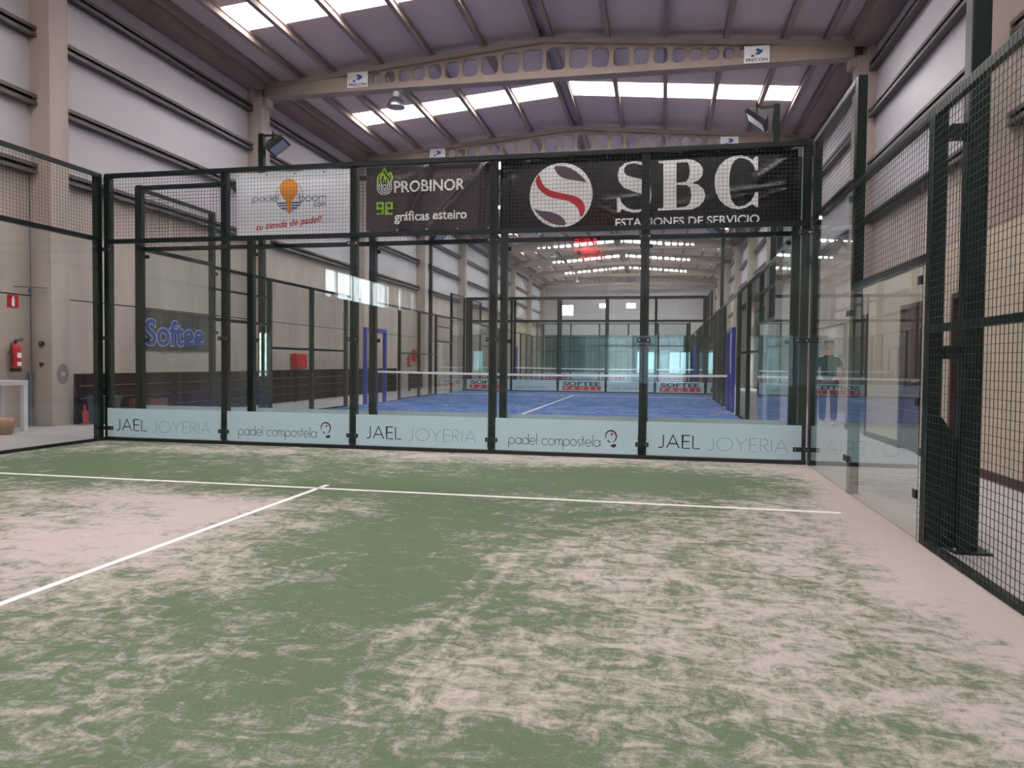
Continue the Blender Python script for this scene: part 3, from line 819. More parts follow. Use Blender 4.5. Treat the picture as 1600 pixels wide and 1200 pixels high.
# charcoal banner with creases
def crease(x, z, p, q, wd, amp):
    ax, az = p; bx, bz = q; dx, dz = bx-ax, bz-az; L2 = dx*dx+dz*dz
    t = max(0, min(1, ((x-ax)*dx+(z-az)*dz)/L2)); d = math.hypot(x-ax-dx*t, z-az-dz*t)
    return -amp*math.exp(-(d/wd)**2)
def d2_(x, z):
    return crease(x, z, (0.08, 3.93), (-0.3, 3.1), 0.055, 0.034)+crease(x, z, (0.9, 3.93), (0.05, 3.1), 0.06, 0.034)+crease(x, z, (0.85, 3.9), (0.8, 3.05), 0.04, 0.03)+crease(x, z, (0.08, 3.93), (-0.5, 3.7), 0.05, 0.022)+0.004*math.sin(5*x)
b2 = Banner('advertising_banner', 'creased charcoal vinyl banner with a green flame emblem on the glass wall', -0.87, 0.93, 3.04, 3.955, BAND, d2_)
K2 = 220/1600
def z2(X, Y): return px(X, Y, 555, 240, K2)
pl = b2.place(0.007)
mb = MB()
def rib(pts, wd, f, m_=mb): m_.ribbon([f(*p) for p in pts], wd, pl)
rib([(258, 345), (256, 300), (268, 255), (288, 225), (298, 265), (312, 210), (333, 165), (352, 205), (372, 232), (385, 258), (402, 212), (424, 262), (420, 305), (400, 345)], 0.024, z2)
rib([(300, 340), (285, 305), (298, 262), (325, 232), (345, 270), (372, 292), (382, 330), (362, 352)], 0.02, z2)
rib([(322, 330), (325, 295), (338, 270), (345, 300), (350, 330)], 0.014, z2)
b2.part('flame_emblem', mb, GREENP)
mb = MB(); c2 = z2(336, 378)
for r, a0, a1 in ((0.108, 150, 400), (0.080, 140, 400), (0.052, 130, 410), (0.026, 0, 360)):
    mb.ribbon(arc(c2[0], c2[1], r*1.02, r, a0, a1, 26), 0.014, pl)
b2.part('ring_emblem', mb, WHITEP)
mb = MB()
def strip(mb, s, X0, X1, Yb0, Yb1, Yt0, f, n=0, **kw):
    """text along a slanted photo baseline"""
    a = f(X0, Yb0); b = f(X1, Yb1); t = f(X0, Yt0)
    sl = (b[1]-a[1])/(b[0]-a[0])
    return text_into(mb, s, a[0], b[0], 0, t[1]-a[1], lambda x, z: pl(x, a[1]+(x-a[0])*sl+z), **kw)
strip(mb, 'PROBINOR', 450, 1240, 445, 408, 322, z2, offset=0.018)
b2.part('lettering', mb, WHITEP)
mb = MB()
for P in ([(318, 562), (252, 562), (252, 625), (318, 625)], [(318, 550), (318, 684), (242, 684)], [(428, 684), (357, 684), (357, 562), (418, 562), (418, 625), (357, 625)]):
    mb.ribbon([z2(*p) for p in P], 0.03, pl)
b2.part('square_emblem', mb, GREENP)
mb = MB(); strip(mb, 'gr\u00e1ficas esteiro', 450, 1265, 805, 770, 668, z2, offset=0.022)
b2.part('lettering', mb, WHITEP)

# black banner
def d3_(x, z):
    r = 0.004*math.sin(4*x+2*z)
    for p, q, wd, am in (((3.9, 3.42), (4.7, 3.5), 0.03, 0.012), ((4.0, 3.35), (4.75, 3.45), 0.025, 0.01), ((4.35, 3.32), (4.75, 3.44), 0.02, 0.012), ((2.48, 3.38), (2.95, 3.42), 0.03, 0.012),
                        ((2.4, 3.3), (2.6, 3.2), 0.02, 0.008), ((4.4, 3.6), (4.85, 3.9), 0.05, 0.014), ((1.1, 3.8), (1.45, 3.9), 0.03, 0.016), ((1.2, 3.2), (1.25, 3.7), 0.05, 0.014), ((3.4, 3.3), (3.8, 3.35), 0.03, 0.008)):
        r += crease(x, z, p, q, wd, am)
    return r
b3 = Banner('advertising_banner', 'long black vinyl banner with a round red and white emblem and large white letters', 1.06, 4.86, 3.0, 3.985, BANK, d3_, nx=170, nz=44)
K3 = 250/1600; K4 = 265/1600
def z3(X, Y): return px(X, Y, 770, 225, K3)
def z4(X, Y): return px(X, Y, 1010, 220, K4)
pa, pb = b3.place(0.012), b3.place(0.018)
cc = z3(682, 517); rx = z3(999, 517)[0]-cc[0]
circ = arc(cc[0], cc[1], rx, 0.425, 0, 352.5, 47)
zc = 3.012; circ = [(x, max(z, zc)) for x, z in circ]
mb = MB()
pc = lambda x, z: (x, BY-0.022, z); pb = lambda x, z: (x, BY-0.026, z)
mb.poly(circ, pc); b3.part('round_emblem', mb, WHITEP)
red = [(470, 305), (480, 360), (510, 420), (560, 460), (640, 487), (740, 505), (830, 525), (890, 560), (920, 610), (925, 660), (910, 710), (875, 742), (872, 690), (850, 640), (800, 595), (730, 565), (640, 552), (560, 532), (490, 485), (445, 430), (428, 375), (440, 340)]
b3.part('red_swoosh', MB().poly(smooth_closed([z3(*p) for p in red], 1), pb), REDP)
leaf1 = [(608, 228), (680, 222), (760, 235), (850, 290), (910, 345), (945, 392), (860, 375), (760, 360), (690, 340), (640, 295)]
leaf2 = [(405, 648), (480, 672), (570, 680), (650, 705), (710, 745), (738, 800), (720, 820), (640, 815), (540, 775), (460, 715)]
for lf in (leaf1, leaf2): b3.part('purple_swoosh', MB().poly(smooth_closed([z3(*p) for p in lf], 1), pb), PURP)
S_ = [(1410, 172), (1480, 180), (1530, 205), (1548, 185), (1575, 180), (1575, 330), (1552, 330), (1532, 270), (1490, 215), (1420, 195), (1350, 205), (1315, 240), (1312, 285), (1340, 315), (1400, 335), (1480, 352), (1545, 385), (1580, 430), (1590, 510), (1575, 590), (1530, 650), (1460, 685), (1400, 688), (1330, 670), (1290, 652), (1270, 685), (1242, 685), (1242, 540), (1270, 540), (1290, 590), (1340, 640), (1410, 662), (1480, 655), (1520, 620), (1530, 575), (1500, 510), (1400, 475), (1310, 440), (1262, 380), (1248, 310), (1265, 245), (1320, 195)]
Bs = [(112, 192), (283, 182), (283, 652), (108, 662), (108, 640), (160, 632), (160, 215), (115, 212)]
Bu = [(283, 182), (385, 175), (450, 185), (505, 220), (535, 270), (530, 325), (495, 370), (425, 402), (375, 408), (283, 410), (283, 398), (375, 388), (400, 350), (410, 290), (402, 230), (385, 202), (283, 208)]
Bl = [(283, 398), (375, 400), (425, 402), (490, 415), (540, 460), (555, 515), (540, 570), (495, 620), (430, 648), (283, 654), (283, 632), (375, 622), (410, 590), (425, 520), (415, 450), (385, 420), (283, 415)]
C_ = [(1052, 150), (1052, 280), (1025, 280), (1010, 230), (970, 190), (920, 168), (870, 165), (830, 190), (800, 240), (785, 310), (780, 400), (785, 490), (800, 560), (830, 605), (870, 625), (930, 610), (980, 575), (1010, 530), (1025, 487), (1052, 487), (1052, 628), (1028, 625), (1000, 598), (940, 632), (870, 648), (800, 640), (740, 610), (690, 560), (655, 490), (640, 400), (650, 320), (685, 240), (740, 185), (810, 150), (890, 140), (950, 150), (1000, 182), (1028, 152)]
for f, Ps in ((z3, [S_]), (z4, [Bs, Bu, Bl]), (z4, [C_])):
    mb = MB()
    for P in Ps: mb.poly(dense([f(*p) for p in P], 0.05), pa)
    b3.part('letter', mb, WHITEP)
pl = pa
a = z3(1228, 840); b_ = z4(1062, 780); t = z3(1228, 757)
mb = text_into(MB(), 'ESTACIONES DE SERVICIO', a[0], b_[0], 3.034, 3.138, lambda x, z: pa(x, z), offset=0.02)
b3.part('lettering', mb, WHITEP)

# ------------------------------------------------------------------ floodlight masts of the courts
def mast(x, y, h, aim, label, hook=None):
    root = empty('floodlight_mast', (x, y, 0), label, 'floodlight', 'floodlight masts')
    obj('mast_pole', MB().bbox(x-0.06, y-0.06, 0.012, x+0.06, y+0.06, h, 0.008), STEEL, root)
    mb = MB().box(x-0.13, y-0.13, 0.0, x+0.13, y+0.13, 0.015)
    bp = obj('base_plate', mb, STEEL, root)
    for sx in (-1, 1):
        for sy in (-1, 1): obj('anchor_bolt', MB().tube([(x+sx*0.1, y+sy*0.1, 0.012), (x+sx*0.1, y+sy*0.1, 0.04)], 0.012, 6), CHROME, bp)
    d = Vector((aim[0]-x, aim[1]-y, 0)).normalized(); side = Vector((-d.y, d.x, 0))
    p = Vector((x, y, h-0.1))+d*0.32
    bk = MB().bar((x, y, h-0.03), tuple(Vector((x, y, h-0.03))+d*0.32), 0.05, 0.04)
    for s in (-1, 1): bk.bar(tuple(p+side*0.285*s+Vector((0, 0, 0.06))), tuple(p+side*0.285*s+Vector((0, 0, -0.12))), 0.03, 0.01)
    bk.bar(tuple(p+side*0.295+Vector((0, 0, 0.07))), tuple(p-side*0.295+Vector((0, 0, 0.07))), 0.03, 0.02)
    obj('bracket', bk, STEEL, root)
    # lamp housing, tilted
    n = (d*0.62+Vector((0, 0, -0.78))).normalized(); t = side.cross(n).normalized(); c = p+Vector((0, 0, -0.12))
    hb = MB()
    def ring(o, a, b_): return [tuple(c+n*o+side*a*sx+t*b_*sy) for sx, sy in ((-1, -1), (1, -1), (1, 1), (-1, 1))]
    R = ring(0.08, 0.27, 0.22)+ring(0.0, 0.26, 0.21)+ring(-0.13, 0.14, 0.12)
    hb.v += R
    for k in (0, 4):
        for i in range(4): j = (i+1) % 4; hb.f.append((k+i, k+j, k+4+j, k+4+i))
    hb.f += [(8, 9, 10, 11), (3, 2, 1, 0)]
    ho = obj('lamp_housing', hb, BLACKR, root)
    q = ring(0.084, 0.225, 0.18); obj('lamp_glass', MB().quad(*q), mat('lamp_lens', (150, 158, 166), 0.15), ho)
    return root
# near right mast with stand-off arms and gusset to the side wall
m0 = mast(5.26, -4.12, 6.2, (0, -4.1), 'tall green floodlight mast beside the right side wall of the green court')
for z in (2.78, 1.3): obj('standoff_arm', MB().box(5.104, -4.15, z, 5.205, -4.05, z+0.09), STEEL, m0)
g = MB(); g.v += [(5.104, -4.12, 0.0), (5.2, -4.12, 0.0), (5.2, -4.12, 0.75), (5.104, -4.12, 0.9), (5.104, -4.08, 0.0), (5.2, -4.08, 0.0), (5.2, -4.08, 0.75), (5.104, -4.08, 0.9)]
g.f += [(0, 1, 2, 3), (7, 6, 5, 4), (0, 4, 5, 1), (1, 5, 6, 2), (2, 6, 7, 3), (3, 7, 4, 0)]
obj('gusset_plate', g, STEEL, m0)
mast(-5.26, 4.9, 6.1, (0, 6), 'floodlight mast at the left side of the first blue court, near end')
mast(5.26, 4.9, 6.1, (0, 6), 'floodlight mast at the right side of the first blue court, near end')
mast(-5.26, 16.7, 6.1, (0, 15), 'floodlight mast at the left side of the first blue court, far end')
mast(5.26, 16.7, 6.1, (0, 15), 'floodlight mast at the right side of the first blue court, far end')

# ------------------------------------------------------------------ beam signs and bell lamps
def beam_sign(x, y, z, label):
    root = empty('maker_sign', (x, y, z), label, 'sign', 'maker signs on the roof beams')
    yy = y
    obj('sign_plate', MB().box(x-0.29, yy-0.012, z, x+0.29, yy, z+0.4), WHITEP, root)
    f = lambda a, b: (x+a, yy-0.0145, z+b)
    obj('lettering', text_into(MB(), 'PRECON', -0.24, 0.24, 0.03, 0.105, f, offset=0.02), INK, root)
    mb = MB().poly([(-0.04, 0.3), (0.02, 0.34), (0.09, 0.3), (0.13, 0.31), (0.13, 0.24), (0.06, 0.19), (-0.03, 0.19), (-0.03, 0.23), (0.03, 0.25)], f)
    mb.poly([(-0.13, 0.14), (-0.06, 0.14), (-0.06, 0.19), (-0.13, 0.19)], f)
    obj('blue_emblem', mb, mat('sign_blue', (52, 92, 160), 0.5), root)
beam_sign(-4.8, 9.05-0.172, 8.52, 'white square sign at the left end of the nearest roof beam')
beam_sign(5.35, 9.05-0.172, 8.44, 'white square sign at the right end of the nearest roof beam')
beam_sign(-4.8, 16.15-0.172, 8.52, 'white square sign at the left end of the second roof beam')
beam_sign(5.35, 16.15-0.172, 8.44, 'white square sign at the right end of the second roof beam')
def bell(x, y, label):
    root = empty('bell_lamp', (x, y, 7.98), label, 'lamp', 'bell lamps under the roof beams')
    obj('shade', MB().lathe((x, y, 7.98), [(0.235, 0.0), (0.24, 0.02), (0.225, 0.1), (0.17, 0.2), (0.12, 0.26)], 28), ALU, root)
    obj('gear_box', MB().lathe((x, y, 8.235), [(0.085, 0), (0.09, 0.02), (0.09, 0.15), (0.06, 0.17)], 20), WHITEM, root)
    obj('diffuser', MB().lathe((x, y, 7.985), [(0.2, -0.01), (0.215, 0.0), (0.215, 0.005)], 24), mat('lamp_diffuser', (150, 140, 138), 0.4), root)
    obj('hanger', MB().bar((x, y, 8.39), (x, y, 8.43), 0.04, 0.04).box(x-0.02, y-0.05, 8.41, x+0.18, y+0.05, 8.429), WHITEM, root)
for k, lb in ((1, 'bell shaped lamp hanging under the nearest roof beam'), (5, 'bell shaped lamp under the fifth roof beam'), (7, 'bell shaped lamp under the seventh roof beam')):
    bell(-3.78, Y0+BAY*k, lb)

# LED clock hung above the net, read mirrored in the glass
ck = empty('led_clock', (1.2, -10.2, 4.18), 'red LED wall clock with two rows of digits, seen mirrored in the glass', 'clock')
obj('clock_case', MB().bbox(0.83, -10.28, 4.18, 1.57, -10.2, 4.64, 0.01), BLACKR, ck)
SEG = {'0': 'abcdef', '1': 'bc', '2': 'abged', '3': 'abgcd', '4': 'fgbc', '5': 'afgcd', '6': 'afgedc', '7': 'abc', '8': 'abcdefg', '9': 'abcdfg', '-': 'g'}
def digit(ch, x, z, w_, h):     # facing +y, so the row runs towards -x
    mb = MB()
    if ch == ':':
        for dz in (0.3, 0.7): obj('colon_dot', MB().box(x-w_*0.5-0.008, -10.2, z+h*dz-0.008, x-w_*0.5+0.008, -10.193, z+h*dz+0.008), LEDR, ck)
        return
    t = 0.015
    S = {'a': (0, h, w_, h), 'g': (0, h/2, w_, h/2), 'd': (0, 0, w_, 0), 'b': (w_, h/2, w_, h), 'c': (w_, 0, w_, h/2), 'f': (0, h/2, 0, h), 'e': (0, 0, 0, h/2)}
    for sname in SEG[ch]:
        a, b, c, d = S[sname]; mb.box(x-max(a, c)-t/2, -10.2, z+min(b, d)-t/2, x-min(a, c)+t/2, -10.193, z+max(b, d)+t/2)
    obj('digit', mb, LEDR, ck)
for row, zz in (('10:08:22', 4.44), ('21-08-15', 4.24)):
    x = 1.53
    for ch in row: digit(ch, x, zz, 0.05, 0.14); x -= 0.083
for x in (0.95, 1.45): obj('cable', MB().bar((x, -10.24, 4.64), (x, -10.24, 9.3), 0.01), BLACKR, ck)

# ------------------------------------------------------------------ left side of the hall
bn = empty('wall_banner', (-7.94, 5.7, 1.44), 'dark brown vinyl banner with blue outlined letters on the left wall', 'banner')
f = lambda off: (lambda a, b: (-7.955+off, a, b))
mb = MB(); n_ = 24
for dx in (0, 0.0015):
    k0 = len(mb.v)
    for j in range(9):
        for i in range(n_+1):
            y = 4.4+2.62*i/n_; z = 1.45+0.9*j/8; mb.v.append((-7.96+dx+0.006*math.sin(3.2*y+2*z), y, z))
    for j in range(8):
        for i in range(n_):
            q = k0+j*(n_+1)+i; mb.f.append((q, q+1, q+n_+2, q+n_+1))
mb.sm = True
obj('banner_sheet', mb, mat('brown_vinyl', (56, 46, 44), 0.35, 0, 0.25, 2), bn)
obj('letter_outline', text_into(MB(), 'Softee', 4.66, 6.72, 1.56, 2.12, f(0.014), offset=0.045), mat('pale_blue_print', (170, 190, 225), 0.5), bn)
obj('lettering', text_into(MB(), 'Softee', 4.66, 6.72, 1.56, 2.12, f(0.018), offset=0.018), mat('royal_blue_print', (44, 62, 140), 0.5), bn)

# plank barrier along the left wall
br = empty('plank_barrier', (-7.45, 10.6, 0), 'low dark brown plank barrier along the left wall', 'barrier')
Ys = [2.25+2.8*i for i in range(7)]
for i in range(6):
    for j in range(4):
        z = 0.02+j*0.235
        obj('plank', MB().box(-7.5+0.004*((i+j) % 3), Ys[i]+0.006, z, -7.45+0.004*((i*2+j) % 3), Ys[i+1]-0.006, z+0.226), WOODD, br)
for y in Ys: obj('upright', MB().box(-7.56, y-0.04, 0, -7.5, y+0.04, 0.95), WOODD, br)
# narrower lower barrier piece at the far end
br2 = empty('plank_barrier', (-7.0, 20.2, 0), 'short dark plank barrier standing past the end of the long one', 'barrier')
for j in range(3): obj('plank', MB().box(-7.05, 19.4, 0.1+j*0.24, -7.0, 21.0, 0.33+j*0.24), WOODD, br2)
for y in (19.5, 20.9): obj('upright', MB().box(-7.11, y-0.04, 0, -7.05, y+0.04, 0.8), WOODD, br2)

def extinguisher(x, y, z, label):
    """hung on the left wall plane"""
    r = empty('fire_extinguisher', (x, y, z), label, 'extinguisher', 'fire extinguishers')
    obj('cylinder', MB().lathe((x, y, z+0.05), [(0.082, 0), (0.085, 0.02), (0.085, 0.34), (0.075, 0.39), (0.04, 0.425), (0.03, 0.44)], 24), REDM, r)
    obj('foot_ring', MB().lathe((x, y, z), [(0.084, 0.0), (0.087, 0.01), (0.087, 0.06)], 24), BLACKR, r)
    obj('valve_handle', MB().lathe((x, y, z+0.49), [(0.022, 0), (0.022, 0.05)], 12).bar((x-0.02, y, z+0.55), (x+0.03, y+0.13, z+0.575), 0.025, 0.015).bar((x-0.02, y, z+0.535), (x+0.03, y+0.11, z+0.535), 0.025, 0.012), BLACKR, r)
    obj('hose', MB().tube([(x, y-0.02, z+0.52), (x+0.01, y-0.09, z+0.5), (x+0.02, y-0.115, z+0.42), (x+0.03, y-0.11, z+0.25), (x+0.02, y-0.1, z+0.12)], 0.012, 8), BLACKR, r)
    seg = 8
    for za, zb in ((0.24, 0.33), (0.1, 0.17)):
        mb = MB()
        for i in range(seg):
            t0, t1 = [(-0.5+i*1.2/seg), (-0.5+(i+1)*1.2/seg)]
            mb.quad(*[(x+0.0865*math.cos(t), y+0.0865*math.sin(t), z+h) for t, h in ((t0, za), (t1, za), (t1, zb), (t0, zb))])
        obj('paper_label', mb, WHITEP, r)
    obj('wall_bracket', MB().box(x-0.112, y-0.03, z+0.3, x-0.08, y+0.03, z+0.36), BLACKR, r)
extinguisher(-7.885, 1.28, 1.0, 'red fire extinguisher hanging on the left wall under a red sign')
extinguisher(-7.885, 21.75, 1.0, 'red fire extinguisher on the left wall far along the blue court')
sg = empty('extinguisher_sign', (-7.995, 1.34, 2.14), 'small square red sign on the left wall above the extinguisher', 'sign')
obj('sign_plate', MB().box(-8.0, 1.23, 2.13, -7.99, 1.45, 2.35), REDM, sg)
fs = lambda a, b: (-7.987, 1.34+a, 2.24+b)
obj('pictogram', MB().poly([(-0.03, -0.09), (0.03, -0.09), (0.03, 0.04), (0.012, 0.06), (0.03, 0.085), (-0.02, 0.085), (-0.012, 0.06), (-0.03, 0.04)], fs), WHITEP, sg)
# red hose cabinet
hc = empty('hose_cabinet', (-7.86, 11.5, 0.85), 'red fire hose cabinet on the left wall above the planks', 'cabinet')
obj('cabinet_body', MB().bbox(-7.99, 11.2, 0.98, -7.82, 11.95, 1.45, 0.012), REDM, hc)
obj('cabinet_door', MB().bbox(-7.822, 11.23, 1.0, -7.8, 11.92, 1.43, 0.006), REDM, hc)
obj('handle', MB().box(-7.8, 11.84, 1.18, -7.785, 11.88, 1.26), BLACKR, hc)
hr = empty('hose_reel', (-7.9, 22.6, 1.2), 'red fire hose reel on the left wall near the far extinguisher', 'hose reel')
obj('reel', MB().tube([(-7.98, 22.6, 1.5), (-7.8, 22.6, 1.5)], 0.3, 24), REDM, hr)
obj('hub', MB().tube([(-7.8, 22.6, 1.5), (-7.77, 22.6, 1.5)], 0.1, 16), BLACKR, hr)

# white table, basket, bin, broom pan, crate
tb = empty('side_table', (-7.4, 0.35, 0), 'white square-legged table against the left wall below the extinguisher', 'table')
obj('table_top', MB().bbox(-7.9, -0.55, 0.78, -7.3, 0.95, 0.86, 0.006), WHITEM, tb)
for x in (-7.86, -7.38):
    for y in (-0.53, 0.86): obj('leg', MB().bbox(x, y, 0, x+0.08, y+0.08, 0.78, 0.004), WHITEM, tb)
bk = empty('basket', (-7.3, 0.35, 0), 'round wooden basket on the floor beside the white table', 'basket')
cxy = (-7.2, 0.34)
obj('body', MB().lathe((cxy[0], cxy[1], 0), [(0.13, 0), (0.145, 0.02), (0.165, 0.14)], 22), mat('basket_wood', (150, 118, 92), 0.7, 0, 0.2, 14), bk)
obj('rim', MB().lathe((cxy[0], cxy[1], 0.14), [(0.17, 0), (0.185, 0.02), (0.185, 0.1), (0.17, 0.12), (0.15, 0.1)], 22), mat('basket_rim', (178, 140, 108), 0.7, 0, 0.2, 14), bk)
bi = empty('waste_bin', (-7.15, 2.45, 0), 'dark grey plastic bin standing by the first left column', 'bin')
mb = MB(); zz = [(0.0, 0.17), (0.5, 0.215)]
for z, r in zz: mb.v += [(-7.15+sx*r, 2.5+sy*r*0.9, z) for sx, sy in ((-1, -1), (1, -1), (1, 1), (-1, 1))]
mb.f += [(3, 2, 1, 0), (0, 1, 5, 4), (1, 2, 6, 5), (2, 3, 7, 6), (3, 0, 4, 7)]
obj('body', mb, GREYPL, bi)
mb = MB().bbox(-7.15-0.235, 2.29, 0.48, -7.15+0.235, 2.71, 0.53, 0.01); obj('rim', mb, GREYPL, bi)
dp = empty('dustpan', (-7.33, 2.3, 0), 'red dustpan leaning beside the grey bin', 'dustpan')
obj('pan', MB().bar((-7.3, 2.22, 0.02), (-7.36, 2.26, 0.24), 0.13, 0.02, up=(0, 1, 0)), mat('red_plastic', (178, 62, 62), 0.4), dp)
obj('handle', MB().bar((-7.36, 2.26, 0.24), (-7.385, 2.28, 0.36), 0.03, 0.025, up=(0, 1, 0)), mat('red_plastic', (178, 62, 62), 0.4), dp)
cr = empty('wooden_crate', (-6.9, 3.55, 0), 'small brown crate in front of the plank barrier', 'crate')
for j in range(3): obj('slat', MB().box(-7.25, 3.28, 0.04+j*0.14, -6.75, 3.30, 0.16+j*0.14).box(-7.25, 3.78, 0.04+j*0.14, -6.75, 3.80, 0.16+j*0.14).box(-7.25, 3.3, 0.04+j*0.14, -7.23, 3.78, 0.16+j*0.14).box(-6.77, 3.3, 0.04+j*0.14, -6.75, 3.78, 0.16+j*0.14), mat('crate_wood', (110, 62, 38), 0.7), cr)
obj('bottom', MB().box(-7.24, 3.29, 0.0, -6.76, 3.79, 0.04), mat('crate_wood', (110, 62, 38), 0.7), cr)

# fittings on the first left column
dpz = empty('drain_pipe', (-7.93, 1.66, 0), 'grey drain pipe running down beside the first left column', 'pipe')
obj('pipe', MB().tube([(-7.93, 1.62, 0.03), (-7.93, 1.62, 0.9)], 0.035, 12), PIPE, dpz)
obj('socket', MB().tube([(-7.93, 1.62, 0.86), (-7.93, 1.62, 0.98)], 0.05, 12), PIPE, dpz)
obj('cable', MB().tube([(-7.985, 1.7, 0.98), (-7.985, 1.7, 2.45), (-7.985, 1.7, 4.6)], 0.008, 6), PIPE, dpz)
obj('bracket', MB().bar((-7.98, 1.35, 2.5), (-7.62, 1.7, 2.5), 0.02, 0.02).tube([(-7.97, 1.68, 2.42), (-7.97, 1.68, 2.5)], 0.03, 8), PIPE, dpz)
for z, r, lb in ((1.5, 0.045, 'upper black socket on the first left column'), (1.13, 0.03, 'lower black socket on the first left column')):
    s_ = empty('wall_socket', (-7.78, 1.72, z-r), lb, 'socket')
    obj('body', MB().tube([(-7.78, 1.74, z), (-7.78, 1.69, z)], r, 14), BLACKR, s_)
    obj('plug', MB().tube([(-7.77, 1.69, z-0.01), (-7.75, 1.675, z-0.05)], 0.016, 8), BLACKR, s_)
dc = obj('round_sticker', MB().poly(arc(1.98, 0.95, 0.14, 0.19, 0, 350, 30), lambda a, b: (-7.577, a, b)), mat('faded_grey', (128, 122, 120), 0.8, 0, 0.15, 20), None)
tag(dc, 'faded grey round sticker on the first left column', 'sticker')
obj('sticker_centre', MB().poly(arc(1.99, 0.95, 0.05, 0.045, 0, 345, 18), lambda a, b: (-7.5755, a, b)), mat('faded_pale', (176, 168, 162), 0.8), dc)

# ------------------------------------------------------------------ right side: changing-room block
RX = 6.8; BLK0, BLK1, BH = -15.0, 5.85, 2.78
bl = empty('wall_block', (RX, -4, 0), 'low beige changing-room block with maroon doors along the right side', 'wall', kind='structure')
DOORS = [(-0.36, 0.54), (1.62, 2.54), (4.35, 5.6), (-7.2, -6.3)]
ds = sorted(DOORS); cur = BLK0; mb = MB()
for a, b in ds: mb.box(RX, cur, 0, RX+0.12, a, BH); mb.box(RX, a, 2.16, RX+0.12, b, BH); cur = b
mb.box(RX, cur, 0, RX+0.12, BLK1, BH)
obj('plaster_wall', mb, BLOCKW, bl)
obj('end_wall', MB().box(RX+0.12, BLK1-0.12, 0, 7.57, BLK1, BH), BLOCKW, bl)
obj('roof_slab', MB().box(RX+0.12, BLK0, BH-0.1, 7.57, BLK1-0.12, BH), BLOCKW, bl)
cur = BLK0
for a, b in ds+[(BLK1, BLK1)]:
    if a-cur > 0.1: sk = obj('skirting', MB().box(RX-0.015, cur+0.005, 0, RX, a-0.005, 0.1), DOORM, bl)
    cur = b
for i, (a, b) in enumerate(DOORS):
    lb = ('maroon door in the beige block right behind the floodlight mast', 'maroon door in the beige block seen through the side glass', 'wide dark door at the far end of the beige block', 'maroon door in the beige block beyond the right edge')[i]
    d = empty('door_%d' % (2+i), (RX, (a+b)/2, 0), lb, 'door', kind='structure')
    obj('door_frame', MB().box(RX-0.02, a, 0, RX+0.1, a+0.06, 2.16).box(RX-0.02, b-0.06, 0, RX+0.1, b, 2.16).box(RX-0.02, a+0.06, 2.1, RX+0.1, b-0.06, 2.16), DOORM, d)
    n_ = 2 if b-a > 1.1 else 1
    for k in range(n_):
        p = a+0.065+(b-a-0.13)*k/n_; q = a+0.065+(b-a-0.13)*(k+1)/n_-0.005
        lf = obj('door_leaf', MB().box(RX+0.03, p, 0.01, RX+0.07, q, 2.095), DOORM if i != 2 else mat('dark_glazed_door', (34, 36, 36), 0.2), d)
        obj('handle', MB().tube([(RX+0.03, p+0.08, 1.03), (RX-0.03, p+0.08, 1.03), (RX-0.03, p+0.2, 1.03)], 0.011, 8), ALU, lf)

# ------------------------------------------------------------------ person by the block's end
def skin(name, verts, edges, radii, m, parent, sub=2, root=0):
    me = bpy.data.meshes.new(name); me.from_pydata(verts, edges, []); o = bpy.data.objects.new(name, me); COL.objects.link(o)
    md = o.modifiers.new('skin', 'SKIN'); md.use_smooth_shade = True
    sv = me.skin_vertices[0].data
    for i, r in enumerate(radii): sv[i].radius = (r, r) if not isinstance(r, tuple) else r
    for i in range(len(radii)): sv[i].use_root = (i == root)
    sb = o.modifiers.new('sub', 'SUBSURF'); sb.levels = sub; sb.render_levels = sub
    dg = bpy.context.evaluated_depsgraph_get(); ev = bpy.data.meshes.new_from_object(o.evaluated_get(dg))
    mb = MB(); mb.v = [tuple(v.co) for v in ev.vertices]; mb.f = [tuple(p.vertices) for p in ev.polygons]; mb.sm = True
    bpy.data.objects.remove(o); bpy.data.meshes.remove(ev)
    return mb
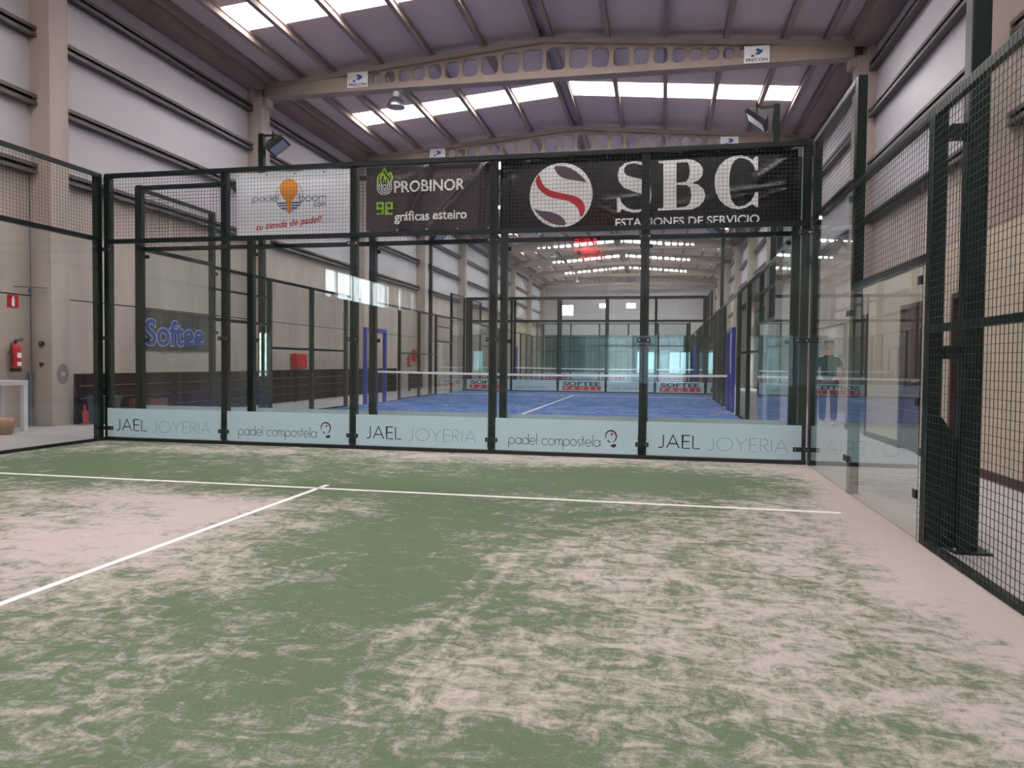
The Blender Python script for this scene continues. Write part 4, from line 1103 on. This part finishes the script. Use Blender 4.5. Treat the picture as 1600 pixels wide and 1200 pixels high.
def person(px_, py_, face, label):
    rot = Matrix.Rotation(face, 4, 'Z')
    def W(mb):
        mb.v = [tuple(rot @ Vector(v)+Vector((px_, py_, 0))) for v in mb.v]; return mb
    root = empty('person', (px_, py_, 0), label, 'person')
    V = []; E = []; R = []
    def ch(pts, par=None):
        last = par
        for x, y, z, r in pts:
            V.append((x, y, z)); R.append(r)
            if last is not None: E.append((last, len(V)-1))
            last = len(V)-1
        return last
    pel = ch([(0, 0, 0.95, (0.15, 0.11))])
    chest = ch([(0, 0, 1.12, (0.135, 0.1)), (0, 0.0, 1.32, (0.155, 0.11))], pel)
    nk = ch([(0, 0.0, 1.45, (0.08, 0.07)), (0, -0.01, 1.52, 0.052), (0, -0.015, 1.575, 0.055)], chest)
    ch([(0, -0.02, 1.63, (0.072, 0.088)), (0, -0.015, 1.69, (0.078, 0.092)), (0, -0.01, 1.74, (0.058, 0.068))], nk)
    for s in (-1, 1):
        wr = ch([(s*0.19, 0, 1.40, 0.06), (s*0.235, 0.02, 1.13, 0.045), (s*0.25, -0.04, 0.90, 0.03)], chest)
        pm = ch([(s*0.252, -0.055, 0.84, (0.022, 0.04))], wr)
        for k, (dy, ln) in enumerate(((-0.03, 0.075), (-0.01, 0.09), (0.01, 0.085), (0.03, 0.065))):
            ch([(s*0.254, -0.06+dy, 0.80, 0.0095), (s*0.25, -0.065+dy, 0.80-ln*0.55, 0.009), (s*0.242, -0.068+dy, 0.80-ln, 0.008)], pm)
        ch([(s*0.245, -0.105, 0.835, 0.010), (s*0.24, -0.118, 0.795, 0.009)], pm)
        ch([(s*0.1, 0, 0.88, 0.095), (s*0.105, -0.005, 0.5, 0.06), (s*0.11, 0.02, 0.12, 0.042), (s*0.11, -0.02, 0.05, 0.04), (s*0.115, -0.14, 0.04, 0.035)], pel)
    SK = mat('skin', (206, 166, 146), 0.55)
    obj('body', W(skin('body', V, E, R, SK, root)), SK, root)
    def cloth(name, spec, m):
        nonlocal V, E, R
        V, E, R = [], [], []; spec(); return obj(name, W(skin(name, V, E, R, m, root)), m, root)
    def shirt():
        a = ch([(0, 0, 0.90, (0.175, 0.13)), (0, 0, 1.05, (0.168, 0.125)), (0, 0, 1.2, (0.165, 0.125)), (0, 0, 1.36, (0.165, 0.12)), (0, 0, 1.45, (0.085, 0.08))])
        for s in (-1, 1): ch([(s*0.19, 0, 1.40, 0.078), (s*0.222, 0.015, 1.2, 0.066)], 3)
    sh = cloth('shirt', shirt, mat('dark_green_shirt', (26, 44, 44), 0.8))
    for s in (-1, 1): obj('white_stripe', W(MB().tube([(s*0.10, -0.085, 1.44), (s*0.205, -0.055, 1.42), (s*0.27, -0.03, 1.32), (s*0.292, 0.0, 1.2)], 0.02, 8)), WHITEP, sh)
    def trousers():
        ch([(0, 0, 0.95, (0.165, 0.125))])
        for s in (-1, 1): ch([(s*0.1, 0, 0.86, 0.105), (s*0.105, -0.005, 0.5, 0.078), (s*0.11, 0.015, 0.1, 0.066)], 0)
    cloth('trousers', trousers, mat('dark_trousers', (30, 34, 46), 0.8))
    for s in (-1, 1):
        bm = bmesh.new(); bmesh.ops.create_uvsphere(bm, u_segments=16, v_segments=8, radius=1)
        for v in bm.verts: v.co = Vector((s*0.112+v.co.x*0.05, -0.06+v.co.y*0.14, 0.005+max(0, 0.045+v.co.z*0.05)))
        mb = MB(); mb.add_bm(bm); mb.sm = True; obj('shoe', W(mb), WHITEP, root)
    bm = bmesh.new(); bmesh.ops.create_uvsphere(bm, u_segments=20, v_segments=12, radius=1)
    for v in list(bm.verts):
        if v.co.z < -0.15 or (v.co.y < -0.3 and v.co.z < 0.45): bm.verts.remove(v)
    for v in bm.verts: v.co = Vector((v.co.x*0.1, -0.005+v.co.y*0.115, 1.70+v.co.z*0.105))
    mb = MB(); mb.add_bm(bm); mb.sm = True; obj('hair', W(mb), mat('grey_hair', (150, 142, 134), 0.8), root)
    for s in (-1, 1): obj('eye', W(MB().lathe((s*0.032, -0.108, 1.685), [(0.002, -0.008), (0.011, 0), (0.002, 0.008)], 8)), BLACKR, root)
    mb = MB().tube([(0, -0.105, 1.69), (0, -0.13, 1.65), (0, -0.105, 1.635)], [0.008, 0.017, 0.01], 8); obj('nose', W(mb), SK, root)
    mb = MB().tube([(-0.028, -0.1, 1.605), (0, -0.112, 1.603), (0.028, -0.1, 1.605)], [0.003, 0.008, 0.003], 8); obj('mouth', W(mb), mat('lips', (170, 100, 96), 0.5), root)
    for s in (-1, 1): obj('ear', W(MB().tube([(s*0.098, 0.0, 1.65), (s*0.104, 0.005, 1.69), (s*0.096, 0.0, 1.71)], [0.01, 0.018, 0.008], 8)), SK, root)
person(6.6, 6.42, -0.3, 'person in a dark green shirt with white shoulder stripes standing beyond the side glass')
